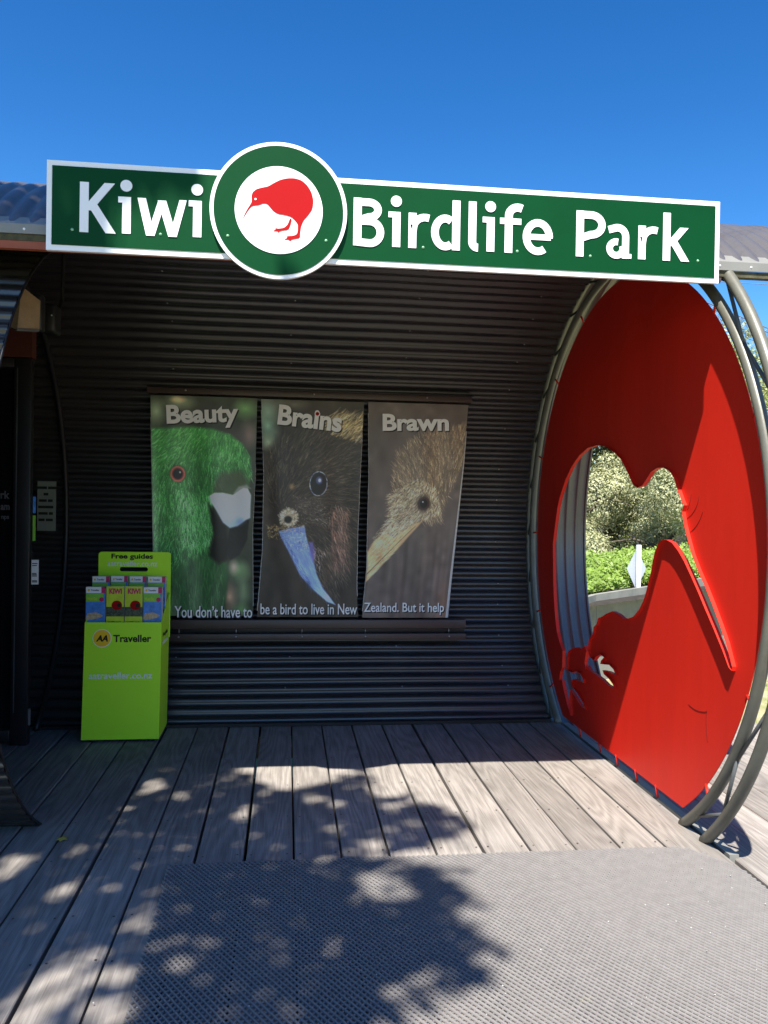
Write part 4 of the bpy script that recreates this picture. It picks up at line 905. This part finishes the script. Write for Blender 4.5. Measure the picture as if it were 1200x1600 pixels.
# ------------------------------------------------------------------ background: wall, sign, hedge, trees, gantry
cw = thing('retaining_wall', 'low grey concrete retaining wall seen through the kiwi cut out', 'wall')
wpts = [(2.9, 8.55), (3.75, 9.59), (5.85, 11.05), (7.45, 12.03), (10.5, 13.6), (15, 15.5), (22, 18)]
wtop = [.44, .46, .53, .595, .68, .75, .8]
for i in range(len(wpts)-1):
    (xa, ya), (xb, yb) = wpts[i], wpts[i+1]; L_ = hypot(xb-xa, yb-ya); n = max(1, round(L_/1.35))
    for k in range(n):
        f0, f1 = k/n+.004/L_, (k+1)/n-.004/L_; d = Vector((xb-xa, yb-ya, 0)).normalized(); nn = Vector((d.y, -d.x, 0))*-.06
        A_ = Vector((xa+(xb-xa)*f0, ya+(yb-ya)*f0, -.75)); B2 = Vector((xa+(xb-xa)*f1, ya+(yb-ya)*f1, -.75))
        t0 = wtop[i]+(wtop[i+1]-wtop[i])*f0; t1 = wtop[i]+(wtop[i+1]-wtop[i])*f1
        quadbox('panel', [A_, B2, B2+nn, A_+nn, Vector((A_.x, A_.y, t0)), Vector((B2.x, B2.y, t1)), Vector((B2.x, B2.y, t1))+nn, Vector((A_.x, A_.y, t0))+nn], M['concrete'], cw)
ds = thing('road_sign', 'back of a grey diamond road sign on a white post above the concrete wall', 'sign')
dc = onY(10.6, 997.5, 889); MB().prism([(dc.x-.150, 10.63, dc.z), (dc.x, 10.66, dc.z-.29), (dc.x+.150, 10.69, dc.z), (dc.x, 10.66, dc.z+.27)], (0, .006, 0)).build('plate', M['sign_back'], ds)
rbox('post', (dc.x-.032, 10.56, -.6), (dc.x+.022, 10.615, dc.z+.325), M['post'], ds, .006)

def leaf_cloud(name, centres_, nleaf, size, m, parent, shell=.22, flat=1., up=.15):
    """many small bent leaves in the outer shell of lumps"""
    c = np.array([q[:3] for q in centres_]); r = np.array([q[3] for q in centres_]); w = r**2/np.sum(r**2)
    k = rng.choice(len(c), nleaf, p=w); d = rng.normal(0, 1, (nleaf, 3)); d /= np.linalg.norm(d, axis=1)[:, None]
    rad = r[k]*(1-shell*rng.random(nleaf)**1.5)*(1+.10*np.sin(d[:, 0]*9+k)*np.sin(d[:, 2]*8+k*2)+.06*rng.normal(0, 1, nleaf))
    P = c[k]+d*rad[:, None]*np.array([1, 1, flat])
    nrm = d+rng.normal(0, .33, (nleaf, 3))+np.array([0, 0, up]); nrm /= np.linalg.norm(nrm, axis=1)[:, None]
    t = np.cross(nrm, rng.normal(0, 1, (nleaf, 3))); t /= np.linalg.norm(t, axis=1)[:, None]; b2 = np.cross(nrm, t)
    s = size*rng.uniform(.6, 1.3, nleaf)[:, None]
    V = np.stack([P-t*s, P+b2*s*.42-nrm*s*.1, P+t*s, P-b2*s*.42-nrm*s*.1], 1).reshape(-1, 3)
    Q = np.arange(nleaf*4).reshape(-1, 4); return big_mesh(name, V, Q, m, parent)
def tree(label, x, y, h, rad, mname, nleaf, size, seed, lumps=16, base=-.6, crown0=.25, cat='tree', name='broadleaf_tree', group='trees behind the concrete wall', spread=1.):
    r = random.Random(seed); t = thing(name, label, cat, group, (0, 0, 0)); cs = []
    for i in range(lumps):
        f = (i+.5)/lumps; a = i*2.4+r.uniform(-.4, .4); hh_ = base+h*(crown0+(1-crown0)*(r.random()**.8)*.86)
        k = sqrt(max(.05, 1-((hh_-base)/h-.45)**2/.42)); rr_ = rad*k*sqrt(r.random())*spread
        cs.append((x+cos(a)*rr_, y+sin(a)*rr_*.8, hh_, rad*r.uniform(.22, .46)))
        for q in range(4):                                        # smaller tufts riding on each lump
            c_ = cs[-1] if q == 0 else cs[-1-q]; d_ = Vector((r.uniform(-1, 1), r.uniform(-1.2, .4), r.uniform(-.3, 1))).normalized()
            cs.append((c_[0]+d_.x*c_[3]*.85, c_[1]+d_.y*c_[3]*.85, c_[2]+d_.z*c_[3]*.85, c_[3]*r.uniform(.28, .45)))
    MB().tube([(x, y, base), (x+.05, y, base+h*.2), (x-.04, y+.05, base+h*.45), (x, y, base+h*.72)], [.05*h**.7, .04*h**.7, .028*h**.7, .012], 9).build('trunk', M['bark'], t, True)
    for i in range(min(7, lumps)):
        c = cs[i*10 % (lumps*5)]; z0_ = base+h*r.uniform(.18, .45); e_ = Vector((x, y+.25, z0_)).lerp(Vector(c[:3]), .62); m1 = Vector((x, y, z0_)).lerp(e_, .5)+Vector((0, 0, .12))
        MB().tube([(x, y, z0_), m1, e_], [.020*h**.6, .012*h**.6, .006], 6).build('branch', M['bark'], t, True)
    leaf_cloud('crown', cs, nleaf, size, M[mname], t); return t
tree('sage green bushy tree filling the left of the kiwi cut out', 5.9, 16.2, 5.4, 2.1, 'leaf_sage', 60000, .031, 3, 14, crown0=.12, spread=1.25)
tree('rounded sage tree with pale foliage behind the diamond sign', 7.3, 15.2, 3.5, 1.5, 'leaf_sage', 48000, .030, 4, 10, crown0=.16, spread=1.25)
tree('darker green tree filling the gap behind the pale sage trees', 7.4, 18.3, 5.2, 2.2, 'leaf_dark', 16000, .06, 5, 18)
tree('yellow green tall tree right of the hoop against the sky', 9.3, 16.2, 6.1, 2.2, 'leaf_gold', 62000, .034, 6, 24, crown0=.10)
tree('sage tree with dark gaps at the right edge below the hoop', 9.9, 14.9, 4.2, 1.8, 'leaf_sage', 34000, .034, 8, 20, crown0=.1)
tree('yellow green tree beyond the right edge of the roof', 12.6, 17.5, 5.6, 2.2, 'leaf_gold', 14000, .06, 9, 20)
tree('tall dark tree closing the view behind the sage trees', 6.6, 21.0, 7.6, 2.9, 'leaf_dark', 14000, .08, 15, 20, crown0=.1)
tree('tall dark tree behind the left end of the hillside planting', 4.0, 19.0, 5.0, 2.2, 'leaf_dark', 9000, .07, 12, 16)
# bright hedge planting between wall and trees
for i, (x, y, r, lab) in enumerate(((4.4, 11.6, .62, 'bright green low shrub at the left of the kiwi cut out'), (5.25, 12.3, .62, 'bright green low shrub directly behind the diamond road sign'), (6.2, 12.9, .66, 'bright green low shrub right of the diamond road sign'), (7.2, 13.4, .66, 'bright green low shrub seen past the kiwi beak slot'), (8.4, 14.0, .62, 'bright green low shrub hidden by the red disc\u2019s right half'), (9.6, 14.3, .6, 'bright green low shrub at the right edge above the wall'))):
    t = thing('low_shrub', lab, 'shrub', 'bright green shrubs above the wall'); rr_ = random.Random(i+30)
    cs = [(x+rr_.uniform(-.6, .6), y+rr_.uniform(-.45, .45), .15+rr_.uniform(-.2, .35), r*rr_.uniform(.45, .7)) for _ in range(12)]
    MB().tube([(x, y, -.6), (x, y, .2)], [.04, .02], 6).build('stem', M['bark'], t); leaf_cloud('foliage', cs, 15000, .030, M['leaf_hedge'], t, up=1.0)
# raised planting bed behind the wall
pb = MB().add([(3.0, 8.8, .36), (10.5, 13.8, .50), (22, 18.2, .6), (22, 40, .6), (-10, 40, .5), (-10, 14, .4)], [(0, 1, 2, 3, 4, 5)]).build('planting_bed', M['soil']); pb['kind'] = 'structure'
nc = 26000; q = rng.random(nc)*7.2; xx = 3.3+q; yy = np.interp(xx, [p[0] for p in wpts], [p[1] for p in wpts])+.14+rng.random(nc)**1.3*1.7
zz = .46+(xx-3)*.02+rng.random(nc)*(.10+.10*np.sin(xx*4)*np.sin(yy*5)+.25*np.clip((yy-np.interp(xx, [p[0] for p in wpts], [p[1] for p in wpts])), 0, 1))
ks = ~((np.abs(xx-4.70) < .27) & (yy < 10.75)); xx, yy, zz = xx[ks], yy[ks], zz[ks]; nc = len(xx)
Pn = np.stack([xx, yy, zz], -1); nn_ = rng.normal(0, .6, (nc, 3))+np.array([-.2, -.6, 1]); nn_ /= np.linalg.norm(nn_, axis=1)[:, None]
tt = np.cross(nn_, rng.normal(0, 1, (nc, 3))); tt /= np.linalg.norm(tt, axis=1)[:, None]; bb = np.cross(nn_, tt); ss = .034*rng.uniform(.6, 1.3, nc)[:, None]
o = big_mesh('ground_cover', np.stack([Pn-tt*ss, Pn+bb*ss*.45, Pn+tt*ss, Pn-bb*ss*.45], 1).reshape(-1, 3), np.arange(nc*4).reshape(-1, 4), M['leaf_hedge']); tag(o, 'low bright green ground cover spilling along the top of the concrete wall', 'ground cover', kind='stuff')
# lawn blades between deck and wall
n = 26000; gx = rng.uniform(2.5, 10.5, n); gy = rng.uniform(5.6, 13.0, n)
lim = np.interp(gx, [p[0] for p in wpts], [p[1] for p in wpts])-.1; k = (gy < lim) & (rng.random(n) < .35+.65*(np.sin(gx*2.1)*np.sin(gy*1.7) > -.2)); gx, gy = gx[k], gy[k]; n = len(gx)
hg = rng.uniform(.02, .07, n); an = rng.uniform(0, 2*pi, n); lx_ = rng.normal(0, .02, n); ly_ = rng.normal(0, .02, n); g0 = -.6
V = np.stack([np.stack([gx+np.cos(an)*.004, gy+np.sin(an)*.004, np.full(n, g0)], -1), np.stack([gx-np.cos(an)*.004, gy-np.sin(an)*.004, np.full(n, g0)], -1), np.stack([gx+lx_, gy+ly_, g0+hg], -1)], 1).reshape(-1, 3)
o = big_mesh('grass', V, np.arange(n*3).reshape(-1, 3), M['grass']); tag(o, 'thin dry lawn grass between the deck and the concrete wall', 'grass', kind='stuff')
# far lattice gantry in the sky with cables
ga = thing('lattice_gantry', 'distant lattice steel gantry crossing the sky behind the hoop tubes', 'gantry')
p0 = Vector((24.6, 50, 15.55)); d = Vector((31.4, 50, 13.15))-p0; Lg = d.length; d.normalize(); upv = Vector((0, 0, 1)); N_ = 11
mb = MB(); hgt_ = .72
def gp(s, z, y=0): q = p0+d*s*Lg; return (q.x, q.y+y, q.z+z-hgt_)
for y in (0, .6):
    MB().tube([gp(0, hgt_, y), gp(1, hgt_, y)], .035, 6).build('chord', M['gantry'], ga); MB().tube([gp(0, 0, y), gp(1, 0, y)], .035, 6).build('chord', M['gantry'], ga)
    MB().tube([gp(0, -.2, y), gp(1, -.2, y)], .02, 6).build('chord', M['gantry'], ga)
for i in range(N_):
    a = i/N_; b2 = (i+1)/N_
    mb.tube([gp(a, 0), gp(b2, hgt_)], .022, 5); mb.tube([gp(a, hgt_), gp(b2, 0)], .022, 5); mb.tube([gp(a, 0), gp(a, hgt_)], .026, 5); mb.tube([gp(a, 0, .6), gp(b2, hgt_, .6)], .022, 5)
mb.build('lattice', M['gantry'], ga)
mb = MB(); mb.box((29.45, 49.95, 12.75), (29.62, 50.1, 13.2)); mb.box((29.9, 49.9, 12.3), (29.98, 50, 13.2)); mb.box((29.2, 49.9, 12.2), (29.26, 50, 13.1)); mb.build('hanging_gear', M['gantry'], ga)
for sx, x in ((0, 24.6), (1, 31.4)):
    for y in (0, .6): MB().tube([(x, 50+y, -.6), gp(sx, hgt_, y)], .09, 8).build('mast', M['gantry'], ga)
cb = MB().tube([(10+i*2.2, 50, 16.55-.35*sin(pi*i/20)) for i in range(21)], .022, 5).build('overhead_cable', M['gantry']); tag(cb, 'thin upper overhead cable crossing the sky right of the sign', 'cable')
cb = MB().tube([(10+i*2.2, 52, 12.6-.9*sin(pi*i/20)) for i in range(21)], .012, 5).build('overhead_cable', M['gantry']); tag(cb, 'faint lower overhead cable between gantry and treetops', 'cable')

# ------------------------------------------------------------------ the tree over the deck that throws the dappled shade
# its crown is thin where the photograph shows sun on the boards
def fl_(u, v): p = onZ(0, u, v); return (p.x, p.y)
shade_px = [(0, 1140), (482, 1140), (478, 1184), (372, 1191), (366, 1207), (385, 1218), (400, 1228), (430, 1240), (468, 1236), (520, 1226), (545, 1212), (556, 1197), (572, 1203), (568, 1222), (580, 1238), (600, 1247), (640, 1250), (690, 1265), (722, 1276), (722, 1300), (700, 1315), (662, 1318), (650, 1330), (560, 1334), (560, 1352), (640, 1350), (700, 1352), (716, 1400), (722, 1430), (745, 1460), (763, 1500), (757, 1530), (730, 1545), (690, 1543), (660, 1520), (640, 1532), (620, 1560), (604, 1600)]
poly_f = [fl_(*p) for p in shade_px]+[(0.0, 2.2), (.1, 1.6), (.3, 1.0), (.1, .3), (-3.9, .3), (-3.9, 5.9), (-1.6, 5.9)]
# main polygon starts at the wall on the left
patch = [fl_(*p) for p in ((662, 1552), (690, 1556), (702, 1575), (690, 1590), (668, 1575))]
spots_px = [(25, 1348, 26, 17), (240, 1229, 19, 11), (285, 1245, 10, 6), (120, 1372, 14, 10), (95, 1392, 24, 13), (125, 1328, 12, 8), (215, 1440, 32, 24), (135, 1495, 30, 18), (115, 1530, 50, 26), (58, 1556, 50, 36), (40, 1592, 50, 24), (165, 1580, 48, 26), (192, 1525, 28, 16), (282, 1507, 20, 13), (240, 1481, 12, 9), (362, 1546, 16, 12), (345, 1595, 18, 12),
            (195, 1590, 26, 20), (525, 1482, 13, 9), (590, 1382, 34, 22), (628, 1400, 18, 14), (525, 1295, 14, 8), (583, 1320, 22, 14), (490, 1247, 18, 7), (522, 1257, 14, 7), (377, 1273, 16, 8), (390, 1263, 12, 7), (165, 1388, 12, 8), (200, 1265, 9, 6), (610, 1262, 14, 8), (640, 1283, 10, 6), (505, 1345, 14, 6), (560, 1410, 10, 8), (420, 1560, 10, 8), (60, 1450, 9, 7)]
spots = []
for u, v, ru, rv in spots_px:
    c = onZ(0, u, v); e1 = onZ(0, u+ru, v); e2 = onZ(0, u, v-rv); spots.append((c.x, c.y, (e1.x-c.x)*.98, (e2.y-c.y)*.98))
nl = 74000
fx = rng.uniform(-3.9, 1.0, nl); fy = rng.uniform(.3, 5.9, nl)
jx = fx+.055*np.sin(fx*31+fy*19)+.035*np.sin(fx*67-fy*41+2); jy = fy+.055*np.sin(fy*29-fx*17+1)+.035*np.sin(fy*61+fx*47)
jk = (fy > 4.6); jx = np.where(jk, fx, jx); jy = np.where(jk, fy, jy)
keep = inside(jx, jy, poly_f) | inside(jx, jy, patch)
for k_, (cx, cy, rx, ry) in enumerate(spots):
    aa = np.arctan2(fy-cy, fx-cx); keep &= ((fx-cx)/rx)**2+((fy-cy)/ry)**2 > 1+.45*np.sin(3*aa+k_*1.7)+.35*np.sin(7*aa+k_*2.9)
# ragged natural edges
keep &= rng.random(nl) < .97
keep &= (fx > -2.5+.25*np.sin(fy*3)) & (fy > 1.75+.2*np.sin(fx*4))
fx, fy = fx[keep], fy[keep]
clump = np.sin(fx*5.1+1)*np.sin(fy*4.3)+.6*np.sin(fx*11+fy*7)
hgt = 7.3+.9*np.sin(fx*2.3+fy*1.7)+rng.normal(0, .55, len(fx)); hgt = np.clip(hgt, 5.6, 9.4)
px = fx-.18*hgt; py = fy-.55*hgt; n = len(fx)
shade = thing('shade_tree', 'leafy tree overhanging the deck from behind the camera and throwing dappled shade', 'tree')
nrm = rng.normal(0, .5, (n, 3))+np.array([-.1, -.3, 1]); nrm /= np.linalg.norm(nrm, axis=1)[:, None]
t_ = np.cross(nrm, rng.normal(0, 1, (n, 3))); t_ /= np.linalg.norm(t_, axis=1)[:, None]; b2 = np.cross(nrm, t_); s = .045*rng.uniform(.7, 1.25, n)[:, None]
P = np.stack([px, py, hgt], -1)
V = np.stack([P-t_*s, P+b2*s*.5, P+t_*s, P-b2*s*.5], 1).reshape(-1, 3)
o = big_mesh('crown', V, np.arange(n*4).reshape(-1, 4), M['leaf_shade'], shade)
tp = Vector((-4.6, -2.6, -.6)); top = Vector((-2.6, -1.6, 7.2))
MB().tube([tp, (-4.5, -2.5, 1.5), (-4.1, -2.3, 3.6), (-3.4, -2.0, 5.6), top], [.22, .19, .15, .11, .05], 12).build('trunk', M['bark'], shade, True)
idx = rng.integers(0, n, 26)
for i in idx:
    e = Vector(P[i]); s0 = Vector((-3.7, -2.1, 4.6)).lerp(top, random.random()); m1 = s0.lerp(e, .55)+Vector((0, 0, -.1))
    MB().tube([s0, m1, e], [.035, .018, .005], 6).build('branch', M['bark'], shade, True)
